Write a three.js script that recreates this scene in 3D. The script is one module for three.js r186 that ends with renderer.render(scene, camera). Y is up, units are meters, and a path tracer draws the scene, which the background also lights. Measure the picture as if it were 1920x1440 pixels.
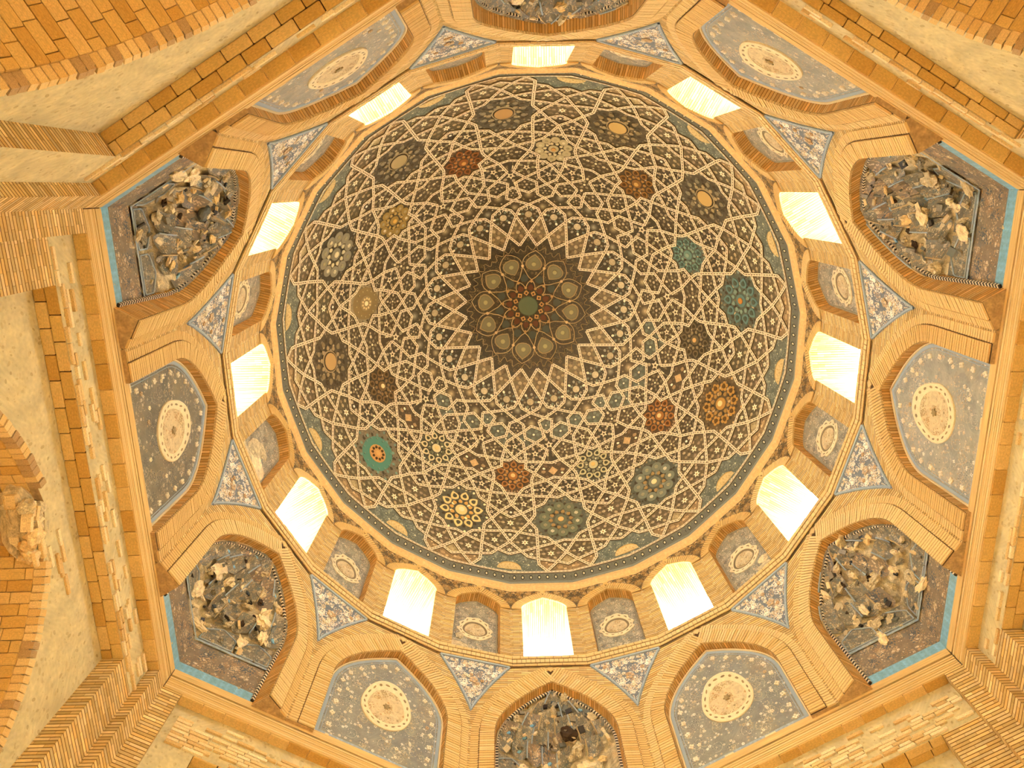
import * as THREE from 'three';
import { mergeGeometries } from 'three/addons/utils/BufferGeometryUtils.js';
import { ImprovedNoise } from 'three/addons/math/ImprovedNoise.js';

// ---------------------------------------------------------------- camera, sky, sun, exposure
const scene = new THREE.Scene();
const camera = new THREE.PerspectiveCamera(55.565, 4 / 3, 0.05, 400);
camera.position.set(-0.6896, 1.6, 3.0463);
camera.up.set(0.0226277, 0.2599608, 0.965354);
camera.lookAt(-0.6896 + 0.0110205, 1.6 + 0.9654777, 3.0463 - 0.2602524);
scene.background = new THREE.Color(0.93, 1.0, 1.04);
scene.backgroundIntensity = 6.0;
const sun = new THREE.DirectionalLight(new THREE.Color(1.0, 0.99, 0.93), 26);
sun.position.set(-14, 46, 16);
sun.castShadow = true;
Object.assign(sun.shadow.camera, { left: -30, right: 30, top: 30, bottom: -30, near: 1, far: 120 });
sun.name = 'sun';
scene.add(sun, sun.target);
const renderer = new THREE.WebGLRenderer({ antialias: true });
renderer.toneMapping = THREE.LinearToneMapping;
renderer.toneMappingExposure = 5.2;
renderer.shadowMap.enabled = true;

// ---------------------------------------------------------------- helpers
const RAD = Math.PI / 180, FL = 1.6;               // heights below are measured from the eye; the floor lies FL lower
let seed = 12345;
const rnd = () => { seed = (seed + 0x6d2b79f5) | 0; let t = Math.imul(seed ^ (seed >>> 15), 1 | seed); t = (t + Math.imul(t ^ (t >>> 7), 61 | t)) ^ t; return ((t ^ (t >>> 14)) >>> 0) / 4294967296; };
const rr = (a, b) => a + (b - a) * rnd();
const pick = (a) => a[Math.floor(rnd() * a.length)];
const perlin = new ImprovedNoise();
const used = {};
const numbered = (n) => { used[n] = (used[n] ?? -1) + 1; return used[n] ? n + '_' + String(used[n]).padStart(3, '0') : n; };
const shade = (o) => { o.castShadow = o.receiveShadow = true; return o; };
function mesh(name, geo, mat, parent) { const m = shade(new THREE.Mesh(geo, mat)); m.name = numbered(name); parent.add(m); return m; }
function part(name, geo, mat, parent) { const m = shade(new THREE.Mesh(geo, mat)); m.name = name; parent.add(m); return m; }
// a frame on the face of the hall that looks to azimuth az: x to the right, y up, z inwards; its origin lies a metres from the axis
function place(o, az, a, z = -FL) { const t = az * RAD; o.position.set(a * Math.sin(t), z + FL, -a * Math.cos(t)); o.rotation.y = -t; return o; }
function thing(name, label, category, group, az, a, z) {
  const o = new THREE.Group(); o.name = numbered(name); scene.add(place(o, az, a, z));
  o.userData = { label, category }; if (group) o.userData.group = group;
  return o;
}
function struct(name) { const o = new THREE.Group(); o.name = numbered(name); o.userData.kind = 'structure'; scene.add(o); return o; }
function sub(name, parent, az, a, z) { const o = new THREE.Group(); o.name = name; parent.add(az === undefined ? o : place(o, az, a, z)); return o; }
const stuff = (m) => { m.userData.kind = 'stuff'; return m; };
function quads(rows, closed = false) {              // rows of [x,y,z,u,v]; a sheet between them
  const p = [], uv = [], ix = [], n = rows[0].length;
  for (const r of rows) for (const q of r) { p.push(q[0], q[1], q[2]); uv.push(q[3] ?? 0, q[4] ?? 0); }
  for (let i = 0; i + 1 < rows.length; i++) for (let j = 0; j + 1 < n; j++) { const a = i * n + j, b = a + 1, c = a + n, d = c + 1; ix.push(a, b, d, a, d, c); }
  const g = new THREE.BufferGeometry();
  g.setAttribute('position', new THREE.Float32BufferAttribute(p, 3)); g.setAttribute('uv', new THREE.Float32BufferAttribute(uv, 2)); g.setIndex(ix); g.computeVertexNormals();
  return g;
}
// the sheet that an outline [[x,y]...] sweeps from depth z0 to z1 (u = depth, v = length along the outline), flat shaded
function strip(pts, z0, z1) {
  const gs = []; let s = 0;
  for (let i = 0; i + 1 < pts.length; i++) {
    const [a, b] = [pts[i], pts[i + 1]], l = Math.hypot(b[0] - a[0], b[1] - a[1]), y0 = z0.call ? z0(a) : z0, y1 = z0.call ? z0(b) : z0, w0 = z1.call ? z1(a) : z1, w1 = z1.call ? z1(b) : z1;
    gs.push(quads([[[a[0], a[1], y0, 0, s], [a[0], a[1], w0, Math.abs(w0 - y0), s]], [[b[0], b[1], y1, 0, s + l], [b[0], b[1], w1, Math.abs(w1 - y1), s + l]]])); s += l;
  }
  return mergeGeometries(gs);
}
const toShape = (pts) => new THREE.Shape(pts.map((p) => new THREE.Vector2(p[0], p[1])));
function plate(pts, holes = [], depth = 0, bevel = 0) {
  const s = toShape(pts); for (const h of holes) s.holes.push(new THREE.Path(h.map((p) => new THREE.Vector2(p[0], p[1]))));
  if (!depth) return new THREE.ShapeGeometry(s);
  return new THREE.ExtrudeGeometry(s, { depth, bevelEnabled: bevel > 0, bevelSize: bevel, bevelThickness: bevel, bevelOffset: -bevel, bevelSegments: 1 });
}
// four-centred arch from (-w, zs) over the apex (0, za) to (w, zs)
function arch(w, zs, za, n = 10) {
  const h = za - zs, half = [];
  for (let i = 0; i <= n; i++) { const t = i / n, k = 1 - t; half.push([w * (k * k * k + 3 * k * k * t + 3 * k * t * t * 0.53), zs * (k * k * k) + 3 * k * k * t * (zs + 0.4 * h) + 3 * k * t * t * (zs + 0.74 * h) + t * t * t * za]); }
  return [...half.map((p) => [-p[0], p[1]]), ...half.slice(0, -1).reverse()];
}
const opening = (w, z0, zs, za, n) => [[-w, z0], ...arch(w, zs, za, n), [w, z0]];
function resample(pts, step) {                       // equal steps along an outline: [x, y, tx, ty]
  const out = []; let left = step / 2;
  for (let i = 0; i + 1 < pts.length; i++) {
    const [a, b] = [pts[i], pts[i + 1]], l = Math.hypot(b[0] - a[0], b[1] - a[1]); if (l < 1e-6) continue;
    const t = [(b[0] - a[0]) / l, (b[1] - a[1]) / l]; let s = left;
    for (; s < l; s += step) out.push([a[0] + t[0] * s, a[1] + t[1] * s, t[0], t[1]]);
    left = s - l;
  }
  return out;
}
const BOX = new THREE.BoxGeometry(1, 1, 1);
const CHAMFER = (() => { const g = new THREE.ExtrudeGeometry(toShape([[-0.47, -0.47], [0.47, -0.47], [0.47, 0.47], [-0.47, 0.47]]), { depth: 0.88, bevelSize: 0.03, bevelThickness: 0.06, bevelSegments: 1 }); g.translate(0, 0, -0.44); return g; })();
function box(name, parent, mat, x, y, z, sx, sy, sz, turn = 0, geo = BOX) { const m = part(name, geo, mat, parent); m.position.set(x, y, z); m.scale.set(sx, sy, sz); m.rotation.z = turn; return m; }
function bakeBox(list, x, y, z, sx, sy, sz, turn = 0) { const g = BOX.clone(); g.scale(sx, sy, sz); g.rotateZ(turn); g.translate(x, y, z); list.push(g); }
function lump(r, k, rough = 0.35) {                  // a broken lump of plaster
  const g = new THREE.IcosahedronGeometry(1, 2), p = g.attributes.position;
  for (let i = 0; i < p.count; i++) { const x = p.getX(i), y = p.getY(i), z = p.getZ(i), d = 1 + rough * (perlin.noise(x * 1.6 + k, y * 1.6, z * 1.6) + 0.5 * perlin.noise(x * 4 + k, y * 4 + 3, z * 4)); p.setXYZ(i, x * d * r, y * d * r, z * d * r); }
  g.computeVertexNormals(); return g;
}

// ---------------------------------------------------------------- textures and materials
const canvas = (w, h = w) => { const c = document.createElement('canvas'); c.width = w; c.height = h; return c; };
const mix = (a, b, t) => a.map((v, i) => v + (b[i] - v) * t);
const hex = (h) => [1, 3, 5].map((i) => parseInt(h.slice(i, i + 2), 16));
const css = (c) => 'rgb(' + c.map((v) => Math.max(0, Math.min(255, Math.round(v)))).join(',') + ')';
function toTexture(c, size, srgb = true) {
  const t = new THREE.CanvasTexture(c); t.wrapS = t.wrapT = THREE.RepeatWrapping; if (srgb) t.colorSpace = THREE.SRGBColorSpace; if (size) t.repeat.set(1 / size, 1 / (size * c.height / c.width)); return t;
}
function grain(c, amount, scale = 1) {               // fine and coarse tone noise over a canvas
  const x = c.getContext('2d'), im = x.getImageData(0, 0, c.width, c.height), d = im.data, W = c.width, P = 8 * scale;
  for (let j = 0; j < c.height; j++) for (let i = 0; i < W; i++) {
    const a = i / W * Math.PI * 2, b = j / c.height * Math.PI * 2, n = perlin.noise(Math.cos(a) * P / 4 + 9, Math.sin(a) * P / 4, Math.cos(b) * P / 4 + Math.sin(b) * 2) * 0.9 + perlin.noise(Math.cos(a) * P + 3, Math.sin(a) * P + Math.cos(b) * P, Math.sin(b) * P) * 0.7 + (rnd() - 0.5) * 0.9;
    const k = (j * W + i) * 4, f = 1 + amount * n; d[k] *= f; d[k + 1] *= f; d[k + 2] *= f;
  }
  x.putImageData(im, 0, 0); return c;
}
const COURSE = 0.047;
function brickCanvas(tones, mortar, N = 1024, rows = 32, len = 5.6, thick = 0.2) {
  const c = canvas(N), x = c.getContext('2d'), b = canvas(N), y = b.getContext('2d'), h = N / rows;
  x.fillStyle = mortar; x.fillRect(0, 0, N, N); y.fillStyle = '#303030'; y.fillRect(0, 0, N, N);
  const per = Math.round(N / (h * len)), w = N / per;
  for (let r = 0; r < rows; r++) {
    const rowTone = rr(0.94, 1.05), off = (r % 2) * w / 2 + rr(-6, 6);
    for (let k = 0; k <= per; k++) for (const wrap of [-N, 0]) {
      const t = pick(tones); const f = rowTone * (0.92 + 0.16 * ((k * 7919 + r * 104729) % 97) / 97);
      x.fillStyle = css(hex(t).map((v) => v * f)); const px = off + k * w + wrap, g = h * thick;
      x.fillRect(px + 0.6, r * h + g / 2, w - 1.2, h - g); y.fillStyle = '#d0d0d0'; y.fillRect(px + 1, r * h + g / 2 + 1, w - 2, h - g - 2);
    }
  }
  return [grain(c, 0.05), b];
}
const std = (o) => new THREE.MeshStandardMaterial({ roughness: 0.92, ...o });
const [bc, bb] = brickCanvas(['#e3c586', '#dfbe7c', '#e6cb91', '#dbb670'], '#735022');
const M = {}, [rc, rb] = brickCanvas(['#dcb06c', '#d6a863', '#e0b877', '#d09f58'], '#7d5628', 1024, 32, 5.6, 0.16);
M.brick = std({ map: toTexture(bc, 32 * COURSE), bumpMap: toTexture(bb, 32 * COURSE, false), bumpScale: 0.006 });
M.revealBrick = std({ map: toTexture(rc, 32 * COURSE), bumpMap: toTexture(rb, 32 * COURSE, false), bumpScale: 0.006 });
const speckle = (col, amt, N = 256, spots = 60, spotCol = null, fine = 40) => {
  const c = canvas(N), x = c.getContext('2d'); x.fillStyle = col; x.fillRect(0, 0, N, N);
  if (spotCol) for (let i = 0; i < spots; i++) { x.globalAlpha = rr(0.15, 0.5); x.fillStyle = pick(spotCol); const px = rnd() * N, py = rnd() * N, r = rr(1, N / fine); for (const dx of [-N, 0, N]) for (const dy of [-N, 0, N]) { x.beginPath(); x.ellipse(px + dx, py + dy, r * rr(0.6, 2), r, rr(0, 3), 0, 7); x.fill(); } }
  x.globalAlpha = 1; return grain(c, amt);
};
const brickTones = ['#e4c587', '#e0bf7f', '#e6ca8f', '#dcb977'];
M.bricks = brickTones.map((t) => std({ map: toTexture(speckle(t, 0.12, 64)) }));
M.tiles = ['#dcb86e', '#d4ad62', '#e1bf7b', '#cca257'].map((t) => std({ map: toTexture(speckle(t, 0.1, 128, 30, ['#e8bd70', '#a8692a'])) }));
M.rubble = ['#ecd3a0', '#e4c78d', '#f2deb2', '#d7b67a'].map((t) => std({ map: toTexture(speckle(t, 0.16, 64)) }));
M.mortar = std({ color: '#573c1c' });
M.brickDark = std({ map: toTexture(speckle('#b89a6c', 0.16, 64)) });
const plasterC = speckle('#d2c598', 0.09, 1024, 900, ['#bfab78', '#dccfa8', '#b39c6a', '#9c865a'], 110);
M.plaster = std({ map: toTexture(plasterC, 2.2), bumpMap: toTexture(plasterC, 2.2, false), bumpScale: 0.012 });
M.scar = std({ map: toTexture(speckle('#cfc09a', 0.22, 256, 160, ['#e8dcbc', '#8f7c58', '#b5a27a']), 0.8) });
M.stone = std({ color: '#b79a6c' });
M.ground = std({ color: '#d9c39a' });
M.roof = std({ color: '#dcc7a0' });
M.cream = std({ color: '#efdcae', roughness: 0.6 });
M.teal = std({ map: toTexture(speckle('#a4b6c2', 0.12, 128, 60, ['#bac6c8', '#869eac', '#c0bcaa']), 0.4), roughness: 0.42 });
M.turquoise = std({ map: toTexture(speckle('#83bad8', 0.12, 128, 60, ['#a4c8d6', '#68a2c0']), 0.4), roughness: 0.35 });
M.black = std({ color: '#2b2620', roughness: 0.5 });
M.white = std({ color: '#f3ead3', roughness: 0.45 });
M.hollow = std({ color: '#3d2c1a' });

// glazed mosaic with scrolls, leaves and flowers; everything wraps
function scrollwork(N, ground, o) {
  const c = canvas(N), x = c.getContext('2d'); x.fillStyle = ground; x.fillRect(0, 0, N, N);
  const around = (px, py, reach, f) => { for (const dx of [-N, 0, N]) for (const dy of [-N, 0, N]) if (px + dx > -reach && px + dx < N + reach && py + dy > -reach && py + dy < N + reach) { x.save(); x.translate(px + dx, py + dy); f(); x.restore(); } };
  for (let i = 0; i < o.blotch; i++) { const r = rr(N / 30, N / 9), col = pick(o.blotches), a = rr(0.1, 0.3); around(rnd() * N, rnd() * N, r, () => { x.globalAlpha = a; x.fillStyle = col; x.beginPath(); x.arc(0, 0, r, 0, 7); x.fill(); }); }
  x.globalAlpha = 1;
  for (let i = 0; i < o.scrolls; i++) {
    const R = rr(o.r * 0.6, o.r * 1.4), turn = rr(0, 7), dir = pick([-1, 1]), col = pick(o.lines), lw = o.lw * rr(0.7, 1.2), leaf = pick(o.leaves);
    around(rnd() * N, rnd() * N, R * 1.3, () => {
      x.rotate(turn); x.strokeStyle = col; x.lineWidth = lw; x.beginPath();
      for (let a = 0; a < 9; a += 0.25) { const r = R * (1 - a / 10.5), px = r * Math.cos(a * dir), py = r * Math.sin(a * dir); a ? x.lineTo(px, py) : x.moveTo(px, py); }
      x.stroke(); x.fillStyle = leaf;
      for (let a = 0.4; a < 8; a += 0.8) { const r = R * (1 - a / 10.5) * (a % 1.6 < 0.8 ? 1.12 : 0.86); x.beginPath(); x.ellipse(r * Math.cos(a * dir), r * Math.sin(a * dir), lw * 2.6, lw * 1.2, a * dir + 0.7, 0, 7); x.fill(); }
    });
  }
  for (let i = 0; i < o.flowers; i++) {
    const r = rr(o.f * 0.6, o.f * 1.25), col = pick(o.petals), n = pick([4, 5, 6]), t = rr(0, 7), mid = pick(o.leaves);
    around(rnd() * N, rnd() * N, r * 2, () => { x.rotate(t); x.fillStyle = col; for (let k = 0; k < n; k++) { x.beginPath(); x.ellipse(Math.cos(k / n * 6.283) * r * 0.62, Math.sin(k / n * 6.283) * r * 0.62, r * 0.42, r * 0.3, k / n * 6.283, 0, 7); x.fill(); } x.fillStyle = mid; x.beginPath(); x.arc(0, 0, r * 0.24, 0, 7); x.fill(); });
  }
  for (let i = 0; i < o.dots; i++) { const col = pick(o.petals), r = rr(1, o.lw * 1.5); around(rnd() * N, rnd() * N, r, () => { x.fillStyle = col; x.beginPath(); x.arc(0, 0, r, 0, 7); x.fill(); }); }
  return grain(c, 0.1);
}
const glaze = (c, size, o = {}) => std({ map: toTexture(c, size), roughness: 0.45, ...o });
M.field = glaze(scrollwork(1024, '#93958c', { blotch: 90, blotches: ['#7c8284', '#a09c8c', '#a89b80', '#747c80'], scrolls: 110, r: 50, lw: 3, lines: ['#c2bda6', '#b0aa94', '#d0cab4'], leaves: ['#c8bea0', '#666c6c', '#ab9c7c', '#70787a'], flowers: 190, f: 13, petals: ['#f2eee0', '#e6dec8', '#c9b690'], dots: 420 }), 1.7);
M.fieldDark = glaze(scrollwork(1024, '#7e7c6e', { blotch: 90, blotches: ['#62645e', '#8c8670', '#94876a', '#585c5c'], scrolls: 110, r: 50, lw: 3, lines: ['#b0a896', '#9c937e', '#beb5a0'], leaves: ['#b4a890', '#4c4f52', '#93826a', '#5c6266'], flowers: 170, f: 14, petals: ['#dcd3bc', '#c4b898', '#aa9672'], dots: 260 }), 1.7);
M.fieldPale = glaze(scrollwork(1024, '#a6a79c', { blotch: 90, blotches: ['#8c9090', '#b4b09e', '#b8ac90', '#7e8688'], scrolls: 80, r: 62, lw: 3.2, lines: ['#c6c0ae', '#b5ab94', '#d2cab6'], leaves: ['#cbbd9e', '#777f82', '#b59d7c'], flowers: 110, f: 15, petals: ['#efe9da', '#dfd5bc', '#cfba96'], dots: 240 }), 1.7);
M.spandrel = glaze(scrollwork(512, '#727c84', { blotch: 30, blotches: ['#566274', '#8a8a84'], scrolls: 60, r: 44, lw: 5, lines: ['#dcd5c2', '#c9bda0', '#efe8d8'], leaves: ['#efe7d4', '#d0b98e', '#a8917a', '#f4efe2'], flowers: 60, f: 17, petals: ['#f2ecdc', '#e3d6b8', '#cfb896'], dots: 90 }), 0.62);
M.smallField = glaze(scrollwork(512, '#9a9784', { blotch: 40, blotches: ['#7c7c72', '#a89e84', '#757266'], scrolls: 70, r: 34, lw: 3, lines: ['#c4bca2', '#d0c8b0', '#6e6a5c'], leaves: ['#beb294', '#6a685c', '#d4cab0'], flowers: 70, f: 11, petals: ['#e6dbc2', '#c9a878'], dots: 120 }), 0.8);
M.darkMosaic = glaze(scrollwork(512, '#5e4a30', { blotch: 30, blotches: ['#33281c', '#6e5a38', '#3d4a48'], scrolls: 70, r: 34, lw: 5, lines: ['#a8864f', '#c8a970', '#7c6138'], leaves: ['#b08a4e', '#8f7b4a', '#cdb488'], flowers: 50, f: 12, petals: ['#d9c49a', '#b8955a'], dots: 140 }), 0.5);
M.crown = glaze(scrollwork(512, '#33281a', { blotch: 40, blotches: ['#261e13', '#40341f', '#2e2f26'], scrolls: 16, r: 30, lw: 3, lines: ['#6b5736', '#7c6844'], leaves: ['#7c6844', '#5a5238'], flowers: 26, f: 9, petals: ['#a8946a', '#7c7450'], dots: 150 }), 0.8);
M.nicheWall = glaze(scrollwork(512, '#8a7e6c', { blotch: 40, blotches: ['#6a7276', '#9c8a6c', '#5c5850'], scrolls: 60, r: 36, lw: 4, lines: ['#a89478', '#8c7f6c'], leaves: ['#a08668', '#56606a', '#c2ae8c'], flowers: 40, f: 12, petals: ['#e2d6bc', '#b99a78'], dots: 120 }), 0.8);
M.nicheCell = glaze(scrollwork(512, '#7c7a6c', { blotch: 40, blotches: ['#5e645f', '#948868', '#54534a'], scrolls: 60, r: 34, lw: 4, lines: ['#a89c7e', '#8a948e', '#b8ac8c'], leaves: ['#a89674', '#56686e', '#c4b898'], flowers: 50, f: 12, petals: ['#d8ceb4', '#a88e66'], dots: 160 }), 0.42);
M.medallion = glaze(scrollwork(256, '#d9c79c', { blotch: 20, blotches: ['#bfa877', '#e8dab4'], scrolls: 14, r: 26, lw: 2.4, lines: ['#b59c68', '#e9deba'], leaves: ['#a98f5c', '#b9925f'], flowers: 12, f: 11, petals: ['#9c8a5e', '#c0945e'], dots: 30 }), 0.6);
const rimC = (() => { const c = canvas(256, 64), x = c.getContext('2d'); x.fillStyle = '#f0e2ba'; x.fillRect(0, 0, 256, 64); for (let i = 0; i < 8; i++) { x.fillStyle = i % 2 ? '#8d7b50' : '#a58a58'; x.beginPath(); x.ellipse(16 + i * 32, 32, 7, 10, i, 0, 7); x.fill(); } return grain(c, 0.08); })();
M.medallionRim = glaze(rimC, 0.35); M.medallionRim.map.repeat.set(0.9, 1);

// the dome's cells: one small pattern per kind, drawn round the middle of the cell
function cellTexture(ground, draw) { const c = canvas(192), x = c.getContext('2d'); x.fillStyle = ground; x.fillRect(0, 0, 192, 192); x.translate(96, 96); for (let i = 0; i < 220; i++) { x.fillStyle = pick(['#3b2c1a', '#57452a', '#6c5836', '#2e2418', '#7b6a48']); x.beginPath(); x.arc(rr(-96, 96), rr(-96, 96), rr(1.5, 4), 0, 7); x.fill(); } draw(x); x.setTransform(1, 0, 0, 1, 0, 0); { const im = x.getImageData(0, 0, 192, 192), d = im.data; for (let i = 0; i < d.length; i += 4) { const l = 0.35 * d[i] + 0.5 * d[i + 1] + 0.15 * d[i + 2]; for (let k = 0; k < 3; k++) d[i + k] = (d[i + k] + (l - d[i + k]) * 0.45) * 1.12 + 4; } x.putImageData(im, 0, 0); } const t = toTexture(grain(c, 0.12)); t.wrapS = t.wrapT = THREE.ClampToEdgeWrapping; return std({ map: t, roughness: 0.5 }); }
const dots = (x, n, r, s, cols, turn = 0) => { for (let k = 0; k < n; k++) { x.fillStyle = cols[k % cols.length]; x.beginPath(); const a = turn + k / n * 6.2832; x.ellipse(Math.cos(a) * r, Math.sin(a) * r, s * 1.25, s, a, 0, 7); x.fill(); } };
const starPath = (x, n, r0, r1, turn = -Math.PI / 2) => { x.beginPath(); for (let k = 0; k < 2 * n; k++) { const r = k % 2 ? r1 : r0, a = turn + k / n * Math.PI; x.lineTo(Math.cos(a) * r, Math.sin(a) * r); } x.closePath(); };
const C = {};
C.star = ['#46341f', '#3a2f22'].map((g, i) => cellTexture(g, (x) => { dots(x, 10, 70, 10, ['#8f7a4e', '#e2d3ae']); dots(x, 5, 46, 11, i ? ['#a58a68'] : ['#8c8258'], 0.63); dots(x, 14, 84, 5, ['#d8caa4', '#7d6b44']); starPath(x, 5, 31, 15); x.fillStyle = '#cdbf9c'; x.fill(); x.fillStyle = '#4a3820'; x.beginPath(); x.arc(0, 0, 8, 0, 7); x.fill(); }));
C.tanKite = ['#6b5230', '#735a36'].map((g) => cellTexture(g, (x) => { dots(x, 9, 62, 12, ['#8f7348', '#54401f', '#a88c5c']); dots(x, 6, 36, 10, ['#9a7a4a', '#6b5a34']); x.fillStyle = '#ab9060'; x.beginPath(); x.arc(0, 0, 13, 0, 7); x.fill(); }));
C.plain = ['#3d3020', '#45361f'].map((g) => cellTexture(g, (x) => { dots(x, 8, 66, 9, ['#8c7a50', '#574830']); dots(x, 6, 40, 10, ['#6f6244', '#a8946a']); x.fillStyle = '#b5a078'; x.beginPath(); x.arc(0, 0, 12, 0, 7); x.fill(); }));
C.lattice = ['#40311f', '#4a3a24'].map((g) => cellTexture(g, (x) => { dots(x, 12, 78, 7, ['#b09a68', '#7a6a48']); dots(x, 8, 54, 9, ['#c8b890', '#6e5e3e']); dots(x, 5, 26, 9, ['#8d7a52']); x.fillStyle = '#dccfa8'; x.beginPath(); x.arc(0, 0, 8, 0, 7); x.fill(); }));
C.redStar = ['#54482f', '#5c4c32'].map((g, i) => cellTexture(g, (x) => { dots(x, 12, 74, 9, ['#8f7448', '#b39a6a', '#76603a']); dots(x, 6, 48, 10, i ? ['#94785a', '#a89068'] : ['#8a7c5a', '#a8905e']); starPath(x, 6, 27, 13); x.fillStyle = '#e6dabc'; x.fill(); x.fillStyle = '#a88a5a'; x.beginPath(); x.arc(0, 0, 8, 0, 7); x.fill(); }));
C.bead = ['#453520', '#3c3324', '#544228'].map((g, i) => cellTexture(g, (x) => { const q = x.createRadialGradient(0, 0, 6, 0, 0, 44); q.addColorStop(0, ['#a08c5c', '#8b8670', '#b39460'][i]); q.addColorStop(1, g); x.fillStyle = q; x.beginPath(); x.arc(0, 0, 46, 0, 7); x.fill(); dots(x, 7, 64, 7, ['#8a7448', '#b8a274']); }));
C.olive = ['#7d6b3f', '#857049'].map((g) => cellTexture(g, (x) => { const q = x.createRadialGradient(0, 0, 10, 0, 0, 90); q.addColorStop(0, '#ab9560'); q.addColorStop(0.6, '#8d7848'); q.addColorStop(1, '#5a4728'); x.fillStyle = q; x.fillRect(-96, -96, 192, 192); dots(x, 5, 34, 6, ['#7a6238', '#c0a874']); }));
C.kite = ['#33281b', '#3a2a1a'].map((g, i) => cellTexture(g, (x) => { dots(x, 9, 62, 9, ['#e6dcc4', '#8f8a74', '#5d6a62']); dots(x, 6, 40, 8, ['#5c7468', '#7a6a4a']); x.fillStyle = i ? '#a9946a' : '#b8a886'; x.beginPath(); x.arc(0, -4, 25, 0, 7); x.fill(); x.strokeStyle = '#e6dcc4'; x.lineWidth = 5; for (const q of [-1, 1]) { x.beginPath(); x.arc(q * 22, 44, 15, 0, 4); x.stroke(); } }));
C.blue = ['#48504c', '#505854'].map((g) => cellTexture(g, (x) => { dots(x, 7, 44, 15, ['#5c7068', '#47574f']); dots(x, 7, 74, 6, ['#9aa08a', '#7b8a7c']); x.fillStyle = '#d8d4bc'; x.beginPath(); x.arc(0, 0, 11, 0, 7); x.fill(); }));
C.gold = [cellTexture('#4f3a22', (x) => { dots(x, 8, 66, 12, ['#a87c46', '#6e5030']); dots(x, 4, 66, 8, ['#e8dcc0'], 0.4); x.fillStyle = '#c89450'; x.beginPath(); x.moveTo(0, -34); x.lineTo(34, 0); x.lineTo(0, 34); x.lineTo(-34, 0); x.fill(); })];
C.squares = [cellTexture('#3f2f1e', (x) => { x.fillStyle = '#b3a07c'; for (const s of [-1, 1]) { x.save(); x.translate(s * 44, 0); x.rotate(0.3); x.fillRect(-17, -17, 34, 34); x.restore(); } x.fillStyle = '#f2e9d4'; x.beginPath(); x.arc(0, 0, 13, 0, 7); x.fill(); dots(x, 8, 74, 8, ['#8a7450']); })];
C.tan = [cellTexture('#8c6a3c', (x) => { dots(x, 8, 60, 14, ['#b58a50', '#7a5a30']); dots(x, 5, 32, 10, ['#c9a468', '#8f6a3a']); })];
M.greenGround = glaze(scrollwork(256, '#667070', { blotch: 14, blotches: ['#525e60', '#7e8480'], scrolls: 22, r: 26, lw: 3, lines: ['#88928e', '#737e7c'], leaves: ['#8e9896', '#525e60'], flowers: 18, f: 7, petals: ['#dfe0cc', '#b9bda4'], dots: 60 }), 0.6);
M.strap = (() => { const c = canvas(32, 32), x = c.getContext('2d'); x.fillStyle = '#ede4d6'; x.fillRect(0, 0, 32, 32); x.fillStyle = '#6a5a44'; x.fillRect(0, 0, 2, 32); x.fillRect(30, 0, 2, 32); x.fillStyle = '#c4b59a'; x.fillRect(12, 0, 8, 32); x.fillStyle = '#3a2a18'; x.fillRect(12, 3, 8, 15); return std({ map: toTexture(c), roughness: 0.6 }); })();
M.bandC = (() => { const c = canvas(128, 128), x = c.getContext('2d'); x.fillStyle = '#6e7270'; x.fillRect(0, 0, 128, 128); x.fillStyle = '#44484a'; x.fillRect(0, 0, 128, 10); x.fillStyle = '#88908e'; x.fillRect(0, 104, 128, 24); x.strokeStyle = '#8f9478'; x.lineWidth = 5; x.beginPath(); x.arc(20, 74, 44, -1.5, 0.4); x.stroke(); x.fillStyle = '#262a24'; x.beginPath(); x.arc(70, 56, 27, 0, 7); x.fill(); x.fillStyle = '#e2dec8'; x.beginPath(); x.arc(70, 56, 14, 0, 7); x.fill(); x.fillStyle = '#7f8a6c'; x.beginPath(); x.arc(110, 34, 9, 0, 7); x.fill(); return std({ map: toTexture(grain(c, 0.1)), roughness: 0.45 }); })();
const tone = (c, o = {}) => std({ color: c, roughness: 0.5, ...o });
const tones = {}; const T = (c) => (tones[c] ??= tone(c));

// ---------------------------------------------------------------- the dome
const ceiling = struct('ceiling');
const PH = 7.3, ZC = 13.6, HH = 5.62, RB = 5.06;
const zOf = (r) => ZC + HH * Math.pow(Math.max(0, 1 - Math.pow(Math.min(Math.max(r, 0) / RB, 1), 1.9)), 1 / 1.7);
const TAB = []; for (let i = 0; i <= 4000; i++) { const r = RB * Math.sqrt(1 - (i / 4000) ** 2); TAB.push([Math.atan2(zOf(r) - ZC, r), r]); }
function rOfPhi(phi) { let a = 0, b = 4000; while (b - a > 1) { const m = (a + b) >> 1; TAB[m][0] < phi ? a = m : b = m; } const t = (phi - TAB[a][0]) / (TAB[b][0] - TAB[a][0] || 1); return TAB[a][1] + (TAB[b][1] - TAB[a][1]) * Math.max(0, Math.min(1, t)); }
const gon = (az) => { const m = ((az % 15) + 15) % 15, d = m > 7.5 ? m - 15 : m; return Math.cos(7.5 * RAD) / Math.cos(d * RAD) * 1.004; };
function onDome(az, phi) {
  const p = Math.min(phi, Math.PI / 2), r0 = p < 0.02 ? RB : rOfPhi(p), z = p < 0.02 ? ZC + p * RB : Math.max(zOf(r0), ZC + r0 * Math.tan(Math.min(p, 1.5)) * (p < 0.2 ? 1 : 0));
  const w = Math.max(0, Math.min(1, (14.45 - z) / 0.5)), r = r0 * (1 - w * (1 - gon(az)));
  return new THREE.Vector3(r * Math.sin(az * RAD), z + FL, -r * Math.cos(az * RAD));
}
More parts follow.
